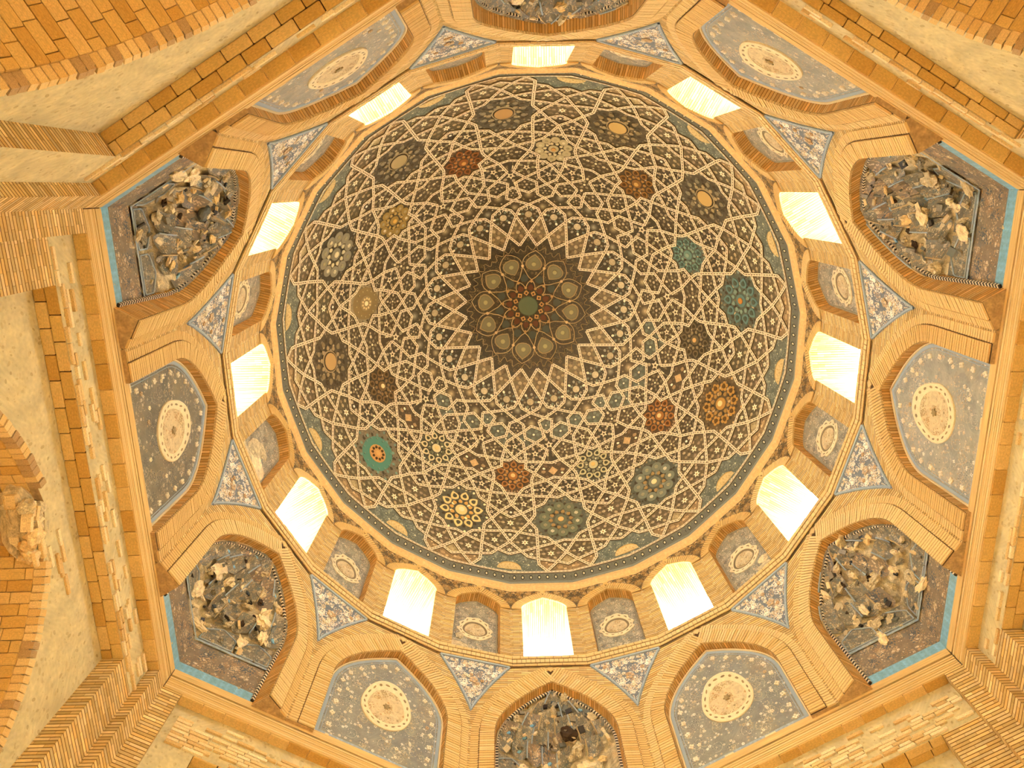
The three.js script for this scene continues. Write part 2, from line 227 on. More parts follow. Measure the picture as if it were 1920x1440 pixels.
function frameAt(az, phi) {                          // e1 along growing azimuth, e2 up the dome, n into the room
  const e = 0.002, p = onDome(az, phi), e1 = new THREE.Vector3(Math.cos(az * RAD), 0, Math.sin(az * RAD)), e2 = onDome(az, Math.min(phi + e, 1.5707)).sub(onDome(az, phi - e)).normalize(), n = new THREE.Vector3().crossVectors(e1, e2).normalize();
  return { p, e1, e2, n };
}
const inward = (az, phi, off) => { const f = frameAt(az, phi); return f.p.addScaledVector(f.n, off); };
function toDome(v) { const x = v.x, z = v.y - FL - ZC, y = -v.z; return [Math.atan2(x, y) / RAD, Math.atan2(z, Math.hypot(x, y))]; }
// nodes of the strapwork: [degrees from a big rosette's meridian, distance from the axis]
const N = {
  a1: [0, 1.64], a2: [0, 2.4], a3: [0, 2.786], a4: [0, 3.088], a5: [0, 3.68], A5: [0, 3.93], a6: [0, 4.085], a7: [0, 4.25], a8: [0, 4.775], a9: [0, 4.887], a10: [0, 4.972], ae: [0, 5.008],
  b1: [15, 1.64], b2: [15, 2.4], b3: [15, 2.836], b4: [15, 3.16], b5: [15, 3.575], b6: [15, 4.18], b7: [15, 4.337], b8: [15, 4.508], b9: [15, 4.666], b10: [15, 4.783], b11: [15, 4.893], be: [15, 5.008],
  m1: [7.5, 1.94], m2: [2.3, 2.56], m3: [12.7, 2.56], m4: [7.5, 2.66], v1: [3.5, 2.855], w1: [11.6, 2.91], w2: [11.05, 3.05], w3: [7.5, 2.943], w4: [2.25, 3.035], v2: [1.8, 3.188], w5: [10.5, 3.183], w6: [5.7, 3.286],
  c1: [11.4, 3.285], c2: [10.8, 3.418], v3: [1.15, 3.44], d1: [10.1, 3.638], d0: [13, 3.637], d2: [3.6, 3.65], c3: [10.4, 3.755], c4: [7.08, 3.839], d3: [8.15, 3.942], d4: [8.2, 4.029], e1: [2.9, 3.97], g1: [11.2, 4.094], g2: [12.94, 4.187],
  g3: [2.9, 4.22], g4: [7.9, 4.206], h1: [4.6, 4.319], h2: [7.7, 4.371], h3: [11.6, 4.45], i1: [7.7, 4.471], i2: [9.35, 4.555], i3: [7.4, 4.64], j1: [12.5, 4.678], j2: [7.4, 4.712], j3: [4.45, 4.736], j4: [2.7, 4.794],
  k1: [7.4, 4.826], k2: [11.8, 4.864], k3: [10.2, 4.906], k4: [7.5, 4.923], k5: [2.6, 4.95], k6: [7.4, 4.964], k7: [5.5, 5.008],
};
const CHAINS = ['a1 m1 b2', 'b1 m1 a2', 'b2 m3 m4 a3 v1', 'a2 m2 m4 b3 w1 w2 w5 w6 v3', 'a3 v1', 'b3 w1', 'v1 w4 v2', 'v2 w6 c2 b5', 'b4 w2 w3 w4 a4', 'b4 c1 c2 d1 c3 c4 e1 a6 g3 h1 h2 h3 b8', 'b5 d0 d1 d2 a5', 'v3 d2 c4 d3 d4 g4 h2 i1 i2 j1 b10', 'b10 k2 k3 k4 k5 a10', 'A5 e1 d4 g1 g2 b7', 'b7 h3 i2 i3 j2 k1 k4 k6 k7', 'a7 g3 g4 g2 b6', 'b9 j1 j2 j3 j4 a9 k5 k7', 'b11 k2 k1 j4 a8'].filter((c) => !['a3 v1', 'b3 w1'].includes(c)).map((c) => c.split(' '));
const phiOf = (r) => Math.atan2(zOf(r) - ZC, r);
const nodeAt = (n, sign, az0 = PH) => [az0 + sign * N[n][0], phiOf(N[n][1])];
function along(path, steps = 4) {                    // straight lines of the pattern, laid on the dome: [az, phi] points
  const out = [];
  for (let i = 0; i + 1 < path.length; i++) { const a = onDome(...path[i]), b = onDome(...path[i + 1]); for (let k = 0; k < steps; k++) { const q = toDome(a.clone().lerp(b, k / steps)); if (k === 0) { q[0] = path[i][0]; q[1] = path[i][1]; } out.push(q); } }
  out.push(path[path.length - 1]); return out;
}
function ribbon(path, width, lift, low, steps = 4, period = 0.085) {
  const q = along(path, steps), F = q.map(([a, p]) => frameAt(a, p)), P = F.map((f) => f.p), rows = [[], [], [], []]; let s = 0;
  for (let i = 0; i < P.length; i++) {
    const a = P[Math.max(0, i - 1)], b = P[Math.min(P.length - 1, i + 1)], n = F[i].n;
    const t1 = P[i].clone().sub(a).normalize(), t2 = b.clone().sub(P[i]).normalize(), t = (i === 0 ? t2 : i === P.length - 1 ? t1 : t1.clone().add(t2)).normalize();
    const side = new THREE.Vector3().crossVectors(n, t).normalize(), miter = i === 0 || i === P.length - 1 ? 1 : 1 / Math.max(0.45, Math.sqrt((1 + t1.dot(t2)) / 2));
    if (i) s += P[i].distanceTo(P[i - 1]);
    [[-1.12, low], [-1, lift], [1, lift], [1.12, low]].forEach(([w, h], k) => { const v = P[i].clone().addScaledVector(side, w * width / 2 * miter).addScaledVector(n, h); rows[k].push([v.x, v.y, v.z, [0, 0.03, 0.97, 1][k], s / period]); });
  }
  return mergeGeometries([0, 1, 2].map((k) => quads([rows[k], rows[k + 1]])));
}
const SW = 0.072;
CHAINS.forEach((c, ci) => {
  const lift = 0.024 + (ci % 2) * 0.002, lay = (p) => { const g = ribbon(p, SW, lift, -0.02); for (let k = 0; k < 12; k++) part('strap', g, M.strap, ceiling).rotation.y = -30 * k * RAD; };
  const end = c[c.length - 1], up = ['a4', 'a5', 'a10', 'a8'].includes(end) ? c : ['A5', 'a7'].includes(c[0]) ? c.slice().reverse() : null;
  if (up) lay([...up.map((n) => nodeAt(n, 1)), ...up.slice(0, -1).reverse().map((n) => nodeAt(n, -1))]);           // one strap over the big rosette's meridian
  else if (c[0] === 'b9') lay([...c.slice().reverse().map((n) => nodeAt(n, 1)), ...c.slice(1).map((n) => nodeAt(n, -1, PH + 30))]);
  else for (const sg of [1, -1]) lay(c.map((n) => nodeAt(n, sg)));
});
{ // border strap, patterned border band, one piece per side of the rim
  const g = ribbon([0, 1, 2].map((k) => [PH + 0.2 + 7.5 * k, phiOf(5.012)]), 0.06, 0.02, -0.02, 2);
  const rows = [0, 1].map((j) => [0, 1, 2, 3, 4].map((k) => { const az = 7.5 + k * 3.75, v = inward(az, j ? phiOf(5.012) : 0.03, j ? 0 : 0.005); return [v.x, v.y, v.z, k * 1.85, j ? 0 : 1]; }));
  const bg = quads(rows.map((r) => r.map((q) => [q[0], q[1], q[2], q[3], 1 - q[4]])));
  for (let k = 0; k < 24; k++) { part('border_strap', g, M.strap, ceiling).rotation.y = -15 * k * RAD; part('border_band', bg, M.bandC, ceiling).rotation.y = -15 * k * RAD; }
}
// cells between the straps
const cells = (() => {
  const V = new Map(), adj = new Map(), key = (a, r) => Math.round((((a % 360) + 360) % 360) * 50) % 18000 + '_' + r;
  const node = (n, sg, k) => { const a = 30 * k + sg * N[n][0], id = key(a, N[n][1]); if (!V.has(id)) { V.set(id, { a, r: N[n][1], x: N[n][1] * Math.sin(a * RAD), y: N[n][1] * Math.cos(a * RAD) }); adj.set(id, new Set()); } return id; };
  for (let k = 0; k < 12; k++) for (const sg of [1, -1]) for (const c of [...CHAINS, ['ae', 'k7', 'be']]) for (let i = 0; i + 1 < c.length; i++) { const u = node(c[i], sg, k), v = node(c[i + 1], sg, k); adj.get(u).add(v); adj.get(v).add(u); }
  const ring = new Map(); for (const [id, s] of adj) { const o = V.get(id); ring.set(id, [...s].sort((p, q) => Math.atan2(V.get(p).y - o.y, V.get(p).x - o.x) - Math.atan2(V.get(q).y - o.y, V.get(q).x - o.x))); }
  const seen = new Set(), faces = [];
  for (const [u, s] of adj) for (const v of s) {
    if (seen.has(u + '>' + v)) continue;
    const f = []; let a = u, b = v;
    do { seen.add(a + '>' + b); f.push(a); const r = ring.get(b), n = r[(r.indexOf(a) + r.length - 1) % r.length]; a = b; b = n; } while (!seen.has(a + '>' + b));
    let area = 0; const P = f.map((id) => V.get(id)); for (let i = 0; i < P.length; i++) { const p = P[i], q = P[(i + 1) % P.length]; area += p.x * q.y - q.x * p.y; }
    faces.push({ P, area: area / 2 });
  }
  return faces.filter((f) => f.area > 0 && f.P.length < 30);
})();
function cellGeometry(f, off) {
  const pts = f.P.map((q) => [PH + q.a, phiOf(q.r)]), loop = along([...pts, pts[0]], 3).slice(0, -1), mid = new THREE.Vector3(); pts.forEach((q) => mid.add(onDome(...q))); mid.divideScalar(pts.length);
  const c = toDome(mid), F = frameAt(...c), R = pts.reduce((s, q) => s + onDome(...q).distanceTo(F.p), 0) / pts.length;
  const P = loop.map(([a, p]) => inward(a, p, off)), cen = F.p.clone().addScaledVector(F.n, off), pos = [], uv = [], ix = [], n = P.length;
  const halfway = P.map((v) => { const d = toDome(v.clone().lerp(cen, 0.5)); return inward(d[0], d[1], off); });
  for (const v of [cen, ...halfway, ...P]) { const d = v.clone().sub(F.p); pos.push(v.x, v.y, v.z); uv.push(0.5 + d.dot(F.e1) / R / 2, 0.5 + d.dot(F.e2) / R / 2); }
  for (let i = 0; i < n; i++) { const j = (i + 1) % n; ix.push(0, 1 + j, 1 + i, 1 + i, 1 + j, 1 + n + j, 1 + i, 1 + n + j, 1 + n + i); }
  const g = new THREE.BufferGeometry(); g.setAttribute('position', new THREE.Float32BufferAttribute(pos, 3)); g.setAttribute('uv', new THREE.Float32BufferAttribute(uv, 2)); g.setIndex(ix); g.computeVertexNormals();
  return { g, c, F, R };
}
const fold = (a) => { const m = ((a % 30) + 30) % 30; return m > 15 ? 30 - m : m; };
function cellKind(f, r, n) {
  if (n >= 10 && r > 4.5) return 'ground';
  if (r > 4.93) return f > 11 ? 'ground' : f > 4 && f < 9 || n === 6 ? 'tan' : 'olive';
  if (r < 2.1) return 'tanKite';
  if (n === 3) return r > 4.3 ? 'olive' : 'bead';
  if (r > 4.55) return n >= 4 ? 'redStar' : 'olive';
  if (r > 4.42 && f > 11) return 'squares';
  if (r < 2.35) return 'kite';
  if (r < 2.75) return f > 5 && f < 10 ? 'kite' : 'bead';
  if (r < 3.25) return n === 5 || n === 6 ? 'blue' : n === 4 ? 'blue' : 'bead';
  if (r > 3.7 && r < 3.86 && f < 5) return 'gold';
  return n >= 5 ? 'star' : n === 4 ? 'star' : 'bead';
}
const report = [];
const rosetteCells = [];
for (const f of cells) {
  const x = f.P.reduce((s, q) => s + q.x, 0) / f.P.length, y = f.P.reduce((s, q) => s + q.y, 0) / f.P.length, a = ((Math.atan2(x, y) / RAD) + 360) % 360, r = Math.hypot(x, y);
  if (a >= 29.99 ) continue;
  const isA = fold(a) < 2 && Math.abs(r - 4.53) < 0.12 && f.P.length > 7, isB = fold(a) > 13 && Math.abs(r - 3.9) < 0.12 && f.P.length > 7;
  if (isA || isB) { rosetteCells.push({ f, isA }); continue; }
  const kind = cellKind(fold(a), r, f.P.length), { g } = cellGeometry(f, 0);
  report.push([a.toFixed(1), r.toFixed(2), f.P.length, kind].join(' '));
  for (let k = 0; k < 12; k++) {
    const low = k < 3 || k > 9, look = kind === 'blue' && !(low && rnd() < 0.8) ? 'plain' : kind === 'gold' && !low ? 'lattice' : kind === 'star' && rnd() < 0.3 ? 'lattice' : kind;
    part({ kite: 'kite_cell', tanKite: 'kite_cell', ground: 'border_field', bead: 'triangle_cell', olive: 'triangle_cell', blue: 'hexagon_cell', redStar: 'border_star_cell', star: 'star_cell', gold: 'diamond_cell', squares: 'diamond_cell' }[kind] ?? 'border_cell', g, look === 'ground' ? M.greenGround : pick(C[look]), ceiling).rotation.y = -30 * k * RAD;
  }
}
if (globalThis.__dump) console.log(report.join('\n'), rosetteCells.length);
// rosettes: ground, ring of outer petals, ring of inner drops, heart
const drop = (() => { const s = new THREE.Shape(); s.moveTo(1, 0); s.bezierCurveTo(0.55, 0.55, 0.2, 0.8, -0.25, 0.72); s.bezierCurveTo(-0.85, 0.6, -0.85, -0.6, -0.25, -0.72); s.bezierCurveTo(0.2, -0.8, 0.55, -0.55, 1, 0); return new THREE.ExtrudeGeometry(s, { depth: 0.12, bevelSize: 0.06, bevelThickness: 0.06, bevelSegments: 1, curveSegments: 5 }); })();
const disc = (() => { const s = new THREE.Shape(); s.absarc(0, 0, 0.9, 0, Math.PI * 2); return new THREE.ExtrudeGeometry(s, { depth: 0.12, bevelSize: 0.08, bevelThickness: 0.08, bevelSegments: 1, curveSegments: 8 }); })();
const starG = (n, inner, depth = 0.14) => { const p = []; for (let k = 0; k < 2 * n; k++) { const r = k % 2 ? inner : 1, a = k / n * Math.PI; p.push([r * Math.cos(a), r * Math.sin(a)]); } return plate(p, [], depth, 0.05); };
const barsG = (() => { const gs = []; for (const y of [-0.42, 0, 0.42]) { const g = BOX.clone(); g.scale(1.3 - Math.abs(y), 0.2, 0.2); g.translate(0, y, 0.1); gs.push(g); } return mergeGeometries(gs); })();
const flowerG = (() => { const gs = []; for (let k = 0; k < 5; k++) { const g = disc.clone(); g.scale(0.34, 0.34, 0.8); g.translate(0.58 * Math.cos(k * 1.2566), 0.58 * Math.sin(k * 1.2566), 0); gs.push(g); } return mergeGeometries(gs); })();
function onto(m, F, dx, dy, off, turn, size, squash = 1) {   // lays a flat piece on the dome, dx / dy metres from the frame's point
  const [a, p] = toDome(F.p.clone().addScaledVector(F.e1, dx).addScaledVector(F.e2, dy)), f = frameAt(a, p), q = f.p.addScaledVector(f.n, off);
  const c = Math.cos(turn), s = Math.sin(turn), x = f.e1.clone().multiplyScalar(c).addScaledVector(f.e2, s), y = f.e2.clone().multiplyScalar(c).addScaledVector(f.e1, -s), z = new THREE.Vector3().crossVectors(x, y);
  m.quaternion.setFromRotationMatrix(new THREE.Matrix4().makeBasis(x, y, z)); m.position.copy(q); m.scale.set(size, size * squash, 0.07); return m;
}
const A_LOOK = [ // clockwise seen in plan from the bottom one: ground, petals, drops, heart, style
  ['#4c5650', '#6c7668', '#a98a5c', '#d8bb84', 'disc'], ['#47504a', '#77807a', '#a58a60', '#efe0bc', 'disc'], ['#5c4424', '#bd9352', '#a98650', '#efdcae', 'flower'], ['#47564f', '#5f8288', '#7f9a96', '#c8863e', 'drop'], ['#4c4434', '#8a8472', '#a89a7c', '#c9ac74', 'oval'], ['#4c422f', '#8c8066', '#a8987a', '#c8ad76', 'oval'],
  ['#4c453a', '#8a8678', '#a0967e', '#b8986c', 'oval'], ['#4a4338', '#858074', '#968c76', '#a89c80', 'oval'], ['#3c3830', '#8c8a80', '#d2ccb6', '#e6decb', 'disc'], ['#4c4130', '#8a7e66', '#a8967a', '#c4a578', 'oval'], ['#6b6250', '#4f8a86', '#4a2f1a', '#d8ac72', 'plain'], ['#4d5046', '#e8d4a0', '#d8ad68', '#f2e8d0', 'drop']];
const B_LOOK = [ // at 22, 52, 82 ... degrees
  ['#40443a', '#c9c3a4', '#8a8c78', '#e2c584', 'drop'], ['#54321a', '#a36f3c', '#bb8a4e', '#e8d4a4', 'drop'], ['#3a2e20', '#6c614c', '#8f8266', '#d8b27c', 'drop'], ['#455a58', '#6b8e8c', '#83a09a', '#8fa8a4', 'flower'], ['#4d3319', '#8d6636', '#a9814a', '#c9a566', 'drop'], ['#3b3226', '#b8ae92', '#d6ccb0', '#c89c66', 'disc'],
  ['#54351c', '#8f5a32', '#b07a48', '#c99a5e', 'drop'], ['#4a3c22', '#9a8450', '#b89e66', '#d9b566', 'disc'], ['#8a7a58', '#8a7a58', '#e2cfa4', '#f4ecd8', 'plain'], ['#3f2f1e', '#7a6242', '#8d7350', '#f0e2c0', 'drop'], ['#42463a', '#dcd2b2', '#6d6f58', '#e8cf98', 'drop'], ['#55351c', '#a5733f', '#b98a4c', '#e6c894', 'drop']];
const roseGround = (g, p) => C[g + p] ??= cellTexture(g, (x) => { dots(x, 40, 88, 4, [p, '#8a744c']); dots(x, 20, 66, 5, ['#3a2e20', p]); dots(x, 20, 52, 4, ['#b59c6c', g, '#2e2519']); dots(x, 14, 34, 5, [p, '#2e2519']); });
for (const { f, isA } of rosetteCells) {
  const { g, F } = cellGeometry(f, -0.004), R = isA ? 0.55 : 0.44;
  for (let k = 0; k < 12; k++) {
    const [ground, petal, inner, heart, style] = (isA ? A_LOOK : B_LOOK)[k], o = sub('rosette', ceiling); o.rotation.y = -30 * k * RAD;
    part('rosette_ground', g, roseGround(ground, petal), o);
    const n = isA ? 10 : 10, shapeOf = style === 'disc' ? disc : style === 'flower' ? flowerG : drop;
    if (style === 'plain') { for (let i = 0; i < n; i++) { const t = i / n * 6.2832; onto(part('drop', drop, T(inner), o), F, R * 0.27 * Math.cos(t), R * 0.27 * Math.sin(t), 0.028, t, R * 0.075); } onto(part('ring', disc, T(isA ? '#4f8a86' : petal), o), F, 0, 0, 0.0, 0, R * 0.94); onto(part('ring', disc, T(isA ? '#c99a62' : '#9a8a6a'), o), F, 0, 0, 0.014, 0, R * 0.42); for (let i = 0; i < 14; i++) { const t = i / 14 * 6.2832; onto(part('fleck', drop, T(isA ? '#6d948e' : '#b8a67e'), o), F, R * 0.7 * Math.cos(t), R * 0.7 * Math.sin(t), 0.013, t, R * 0.05); } }
    else {
      const q = style === 'oval' ? 0.78 : 0.73;
      for (let i = 0; i < n; i++) { const t = (i + 0.5) / n * 6.2832; onto(part('petal', shapeOf, T(petal), o), F, R * q * Math.cos(t), R * q * Math.sin(t), 0.006, t, R * (style === 'oval' ? 0.13 : 0.235)); if (style !== 'oval') onto(part('petal_inset', style === 'disc' ? barsG : drop, T(style === 'disc' ? (i % 3 ? '#b0a98e' : '#e8e4d4') : ground), o), F, R * q * Math.cos(t), R * q * Math.sin(t), 0.016, style === 'disc' ? 0.7 + i : t, R * (style === 'disc' ? 0.13 : 0.12)); }
      for (let i = 0; i < n; i++) { const t = i / n * 6.2832; onto(part('drop', drop, T(inner), o), F, R * (style === 'oval' ? 0.55 : 0.43) * Math.cos(t), R * (style === 'oval' ? 0.55 : 0.43) * Math.sin(t), 0.008, t, R * 0.105); }
      if (style === 'oval') { onto(part('ring', disc, T(inner), o), F, 0, 0, 0.004, 0, R * 0.46); onto(part('ring', disc, T('#332a1e'), o), F, 0, 0, 0.012, 0, R * 0.41); onto(part('heart', disc, T(heart), o), F, 0, 0, 0.02, 0, R * 0.36); }
      else onto(part('ring', disc, T(petal), o), F, 0, 0, 0.004, 0, R * 0.27);
    }
    if (style !== 'oval') onto(part('heart', disc, T(heart), o), F, 0, 0, 0.026, 0, R * 0.13);
  }
}
// half oval medallions above the border
{ const F = frameAt(PH + 15, phiOf(4.99)), s = (w, h) => { const p = []; for (let i = 0; i <= 14; i++) { const t = i / 14 * Math.PI; p.push([w * Math.cos(t), h * Math.sin(t)]); } return plate(p, [], 0.1, 0.03); }, rim = s(1, 0.78), fld = s(0.88, 0.66);
  for (let k = 0; k < 12; k++) { const o = sub('oval_medallion', ceiling); o.rotation.y = -30 * k * RAD; onto(part('medallion_rim', rim, T('#c9a566'), o), F, 0, -0.02, 0.004, 0, 0.31); onto(part('medallion_field', fld, M.medallion, o), F, 0, -0.02, 0.014, 0, 0.31); } }
// the sunburst round the crown
{
  const fanRows = []; for (let j = 0; j <= 8; j++) { const r = 0.02 + j / 8 * 1.98, row = []; for (let i = 0; i <= 72; i++) { const v = inward(i * 5, phiOf(r), -0.01); row.push([v.x, v.y, v.z, r * Math.sin(i * 5 * RAD), r * Math.cos(i * 5 * RAD)]); } fanRows.push(row); }
  part('crown_ground', quads(fanRows), M.crown, ceiling);
  const F0 = { p: new THREE.Vector3(0, zOf(0) + FL, 0), e1: new THREE.Vector3(1, 0, 0), e2: new THREE.Vector3(0, 0, 1), n: new THREE.Vector3(0, -1, 0) };
  const lay = (name, geo, mat, parent, r, az, turn, size, off, squash = 1) => { const m = part(name, geo, mat, parent), f = frameAt(az, phiOf(r)); m.quaternion.setFromRotationMatrix(new THREE.Matrix4().makeBasis(f.e2.clone().multiplyScalar(-Math.cos(turn)).addScaledVector(f.e1, Math.sin(turn)), f.e1.clone().multiplyScalar(Math.cos(turn)).addScaledVector(f.e2, Math.sin(turn)), f.n)); m.position.copy(f.p.addScaledVector(f.n, off)); m.scale.set(size, size * squash, 0.12); return m; };
  const crown = part('crown_disc', disc, T('#55644e'), ceiling); crown.position.copy(F0.p).add(new THREE.Vector3(0, -0.01, 0)); crown.rotation.x = Math.PI / 2; crown.scale.set(0.27, 0.27, 0.15);
  const sq = plate([[-1, 0], [0, -1], [1, 0], [0, 1]], [], 0.12, 0.05), tubeOf = (pts, r) => new THREE.TubeGeometry(new THREE.CatmullRomCurve3(pts, false, 'centripetal'), pts.length * 3, r, 4);
  for (let k = 0; k < 12; k++) {
    const az = PH + 15 + 30 * k, half = az + 15;
    lay('crown_square', sq, T('#c79a5c'), ceiling, 0.36, half, 0, 0.075, 0.012); lay('square_eye', disc, T('#4a3018'), ceiling, 0.36, half, 0, 0.028, 0.03);
    lay('red_petal', drop, T('#5c2f1a'), ceiling, 0.5, az, 0, 0.1, 0.006); lay('blue_petal', drop, T('#3c4540'), ceiling, 0.76, half, 0, 0.13, 0.006); lay('crown_bead', disc, T('#b8935c'), ceiling, 0.68, az, 0, 0.04, 0.012); lay('crown_bead', disc, T('#b8935c'), ceiling, 0.5, half, 0, 0.036, 0.012);
    const o = sub('teardrop', ceiling); lay('teardrop_rim', drop, T('#a08c66'), o, 1.15, az, k % 2 ? 0 : Math.PI, 0.25, 0.004, 1.1); lay('teardrop_field', drop, T('#78745a'), o, 1.15, az, k % 2 ? 0 : Math.PI, 0.215, 0.02, 1.1); lay('teardrop_eye', disc, T('#aaa47a'), o, 1.15, az, 0, 0.06, 0.036);
    lay('crown_bead', disc, T('#d8bd90'), ceiling, 1.1, half, 0, 0.04, 0.014);
    for (const s of [-1, 1]) { // wavy tan lines round the drops and petals
      const line = (list) => tubeOf(list.map(([r, d]) => inward(az + s * d, phiOf(r), 0.014)), 0.011);
      part('crown_line', line([[0.72, 0], [0.8, 7], [0.92, 11], [1.1, 14.8], [1.28, 12.5], [1.4, 7], [1.5, 0]]), M.cream2 ??= T('#cdb284'), ceiling);
      part('crown_line', line([[0.72, 0], [0.62, 8], [0.5, 15]]), M.cream2, ceiling);
      part('crown_line', line([[1.62, 0], [1.5, 3], [1.56, 6], [1.62, 8.5], [1.46, 11], [1.54, 15]]), T('#9c8760'), ceiling);
    }
  }
}
{ // shell over the mosaic, and the outside of the dome
  const prof = []; for (let i = 0; i <= 40; i++) { const r = 0.001 + 5.2 * i / 40; prof.push(new THREE.Vector2(r, (i === 40 ? 13.5 : zOf(Math.min(r - 0.06, RB))) + 0.1 + FL)); }
  part('dome_shell', new THREE.LatheGeometry(prof, 72), M.hollow, ceiling);
  const out = []; for (let i = 0; i <= 30; i++) { const t = i / 30 * Math.PI / 2; out.push(new THREE.Vector2(5.98 * Math.cos(t) + 0.001, 13.7 + 6.5 * Math.sin(t) + FL)); }
  part('dome_outside', new THREE.LatheGeometry(out, 60), M.turquoise, ceiling);
  // moulded brick ring under the dome
  const ring = struct('trim_1'), P = [[5.12, 13.36], [5.0, 13.385], [4.955, 13.43], [4.935, 13.51], [4.95, 13.6], [4.99, 13.69], [5.06, 13.765], [5.2, 13.8]];
  const rows = P.map(([r, z], j) => [0, 1].map((i) => { const az = -7.5 + 15 * i, R = r / Math.cos(7.5 * RAD); return [R * Math.sin(az * RAD), z + FL, -R * Math.cos(az * RAD), i * 1.3, j * 0.1]; }));
  const g = quads(rows.map((r) => r.map((q) => [q[0], q[1], q[2], q[4], q[3]]))).toNonIndexed(); g.computeVertexNormals();
  for (let k = 0; k < 24; k++) part('ring_moulding', g, M.ringBrick ??= std({ map: toTexture(speckle('#dfbd88', 0.1, 128, 30, ['#e8cb98', '#cba468']), 0.7) }), ring).rotation.y = -15 * k * RAD;
}

// ---------------------------------------------------------------- the drum: 12 windows and 12 blind arches
const drum = struct('wall_drum');
const W = { w: 0.445, z0: 11.22, zs: 12.74, za: 13.11 }, HW = 5 * Math.tan(7.5 * RAD), WT = 0.91;
const winPts = opening(W.w, W.z0, W.zs, W.za), yy = (pts) => pts.map(([x, y]) => [x, y + FL]);
const drumFace = plate(yy([[-HW, 10.9], [HW, 10.9], [HW, 13.42], [-HW, 13.42]]), [yy(winPts)]);
const BW = (5 + WT) * Math.tan(7.5 * RAD), backOpen = plate(yy([[-BW, 10.6], [BW, 10.6], [BW, 13.9], [-BW, 13.9]]), [yy(winPts)]), backShut = plate(yy([[-BW, 10.6], [BW, 10.6], [BW, 13.9], [-BW, 13.9]]));
const sillStrip = (d) => mergeGeometries([strip(yy(winPts), 0, -d), strip(yy([[W.w, W.z0], [-W.w, W.z0]]), 0, -d)]);
const reveal = sillStrip(WT), shallow = sillStrip(0.2);
const upperArch = (() => { const list = []; for (const [x, y, tx, ty] of resample(arch(W.w + 0.1, W.zs, W.za + 0.1, 12), 0.047)) bakeBox(list, x, y + FL, 0.008, 0.034, 0.19, 0.034, Math.atan2(ty, tx)); bakeBox(list, 0, W.za + 0.2 + FL, 0.004, 0.075, 0.075, 0.03, Math.PI / 4); return mergeGeometries(list); })();
const archBed = (() => { const a = arch(W.w + 0.004, W.zs, W.za + 0.004, 12), b = arch(W.w + 0.2, W.zs, W.za + 0.21, 12); return plate(yy([...a, ...b.reverse()])); })();
const spandrelCorner = (() => { // mosaic in the corner between two arches, folded over the corner of the drum
  const gs = []; for (const sd of [-1, 1]) { const ex = arch(W.w + 0.205, W.zs, W.za + 0.215, 8).slice(8).map(([x, y]) => [x, y]).filter((p) => p[1] < 13.36).reverse(); const pts = [[HW, 12.74], ...ex.filter((p) => p[0] < HW), [0.1, 13.385], [HW, 13.385]], sh = plate(yy(pts)); if (sd > 0) { sh.translate(-HW, 0, 0); } else { sh.scale(-1, 1, 1); sh.translate(HW, 0, 0); const ix = sh.index.array; for (let i = 0; i < ix.length; i += 3) [ix[i], ix[i + 1]] = [ix[i + 1], ix[i]]; sh.computeVertexNormals(); }
    sh.rotateY((sd > 0 ? 1 : -1) * 7.5 * RAD); gs.push(sh); } return mergeGeometries(gs); })();
const clock = (az) => { const h = ((6 - az / 30) % 12 + 12) % 12 || 12, names = ['twelve', 'one', 'two', 'three', 'four', 'five', 'six', 'seven', 'eight', 'nine', 'ten', 'eleven']; return Number.isInteger(h) ? names[h % 12] + " o'clock" : 'half past ' + names[Math.floor(h) % 12]; };
for (let k = 0; k < 24; k++) {
  const az = 15 * k, f = sub('drum_face', drum, az, 5);
  part('face_brick', drumFace, M.brick, f); part('arch_bed', archBed, M.mortar, f).position.z = 0.003; stuff(part('brick_arch', upperArch, pick(M.bricks), f));
  const sp = sub('mosaic_spandrel', drum); place(sp, az + 7.5, 5 / Math.cos(7.5 * RAD)); part('mosaic', spandrelCorner, M.darkMosaic, sp).position.z = 0.004;
  if (k % 2 === 0) {
    const w = new THREE.Group(); w.name = 'window_' + (k / 2 + 1); w.userData.kind = 'structure'; scene.add(place(w, az, 5));
    part('window_reveal', reveal, M.brick, w); part('outer_wall', backOpen, M.roof, w).position.z = -WT;
    box('window_sill', w, M.rubble[0], 0, W.z0 + FL - 0.02, -WT / 2, W.w * 2, 0.03, WT);
  } else {
    part('recess_reveal', shallow, M.revealBrick, f); part('outer_wall', backShut, M.roof, f).position.z = -WT;
  }
}
// ledge under the drum: two toothed courses and plain ones
{
  const ledge = struct('trim_2'), L = (a) => 2 * a * Math.tan(7.5 * RAD);
  const course = (z, h, a, n) => { const list = [], w = L(a) / n; for (let i = 0; i < n; i++) bakeBox(list, (i + 0.5) * w - L(a) / 2, z + h / 2 + FL, 0.012 * (5 - a) / 0.05 - 0.04, w - 0.007, h, 0.1 + rr(0, 0.008)); return mergeGeometries(list); };
  const g1 = course(11.135, 0.065, 4.975, 9), g2 = course(11.02, 0.085, 4.97, 16), g3 = course(10.94, 0.05, 4.985, 6);
  for (let k = 0; k < 24; k++) { const o = sub('ledge_side', ledge, 15 * k, 4.985); part('ledge_bed', new THREE.PlaneGeometry(L(4.985), 0.3), M.mortar, o).position.set(0, 11.07 + FL, 0); stuff(part('ledge_course', g1, M.bricks[0], o)); stuff(part('ledge_course', g2, M.bricks[2], o)); stuff(part('ledge_course', g3, M.bricks[1], o)); }
}

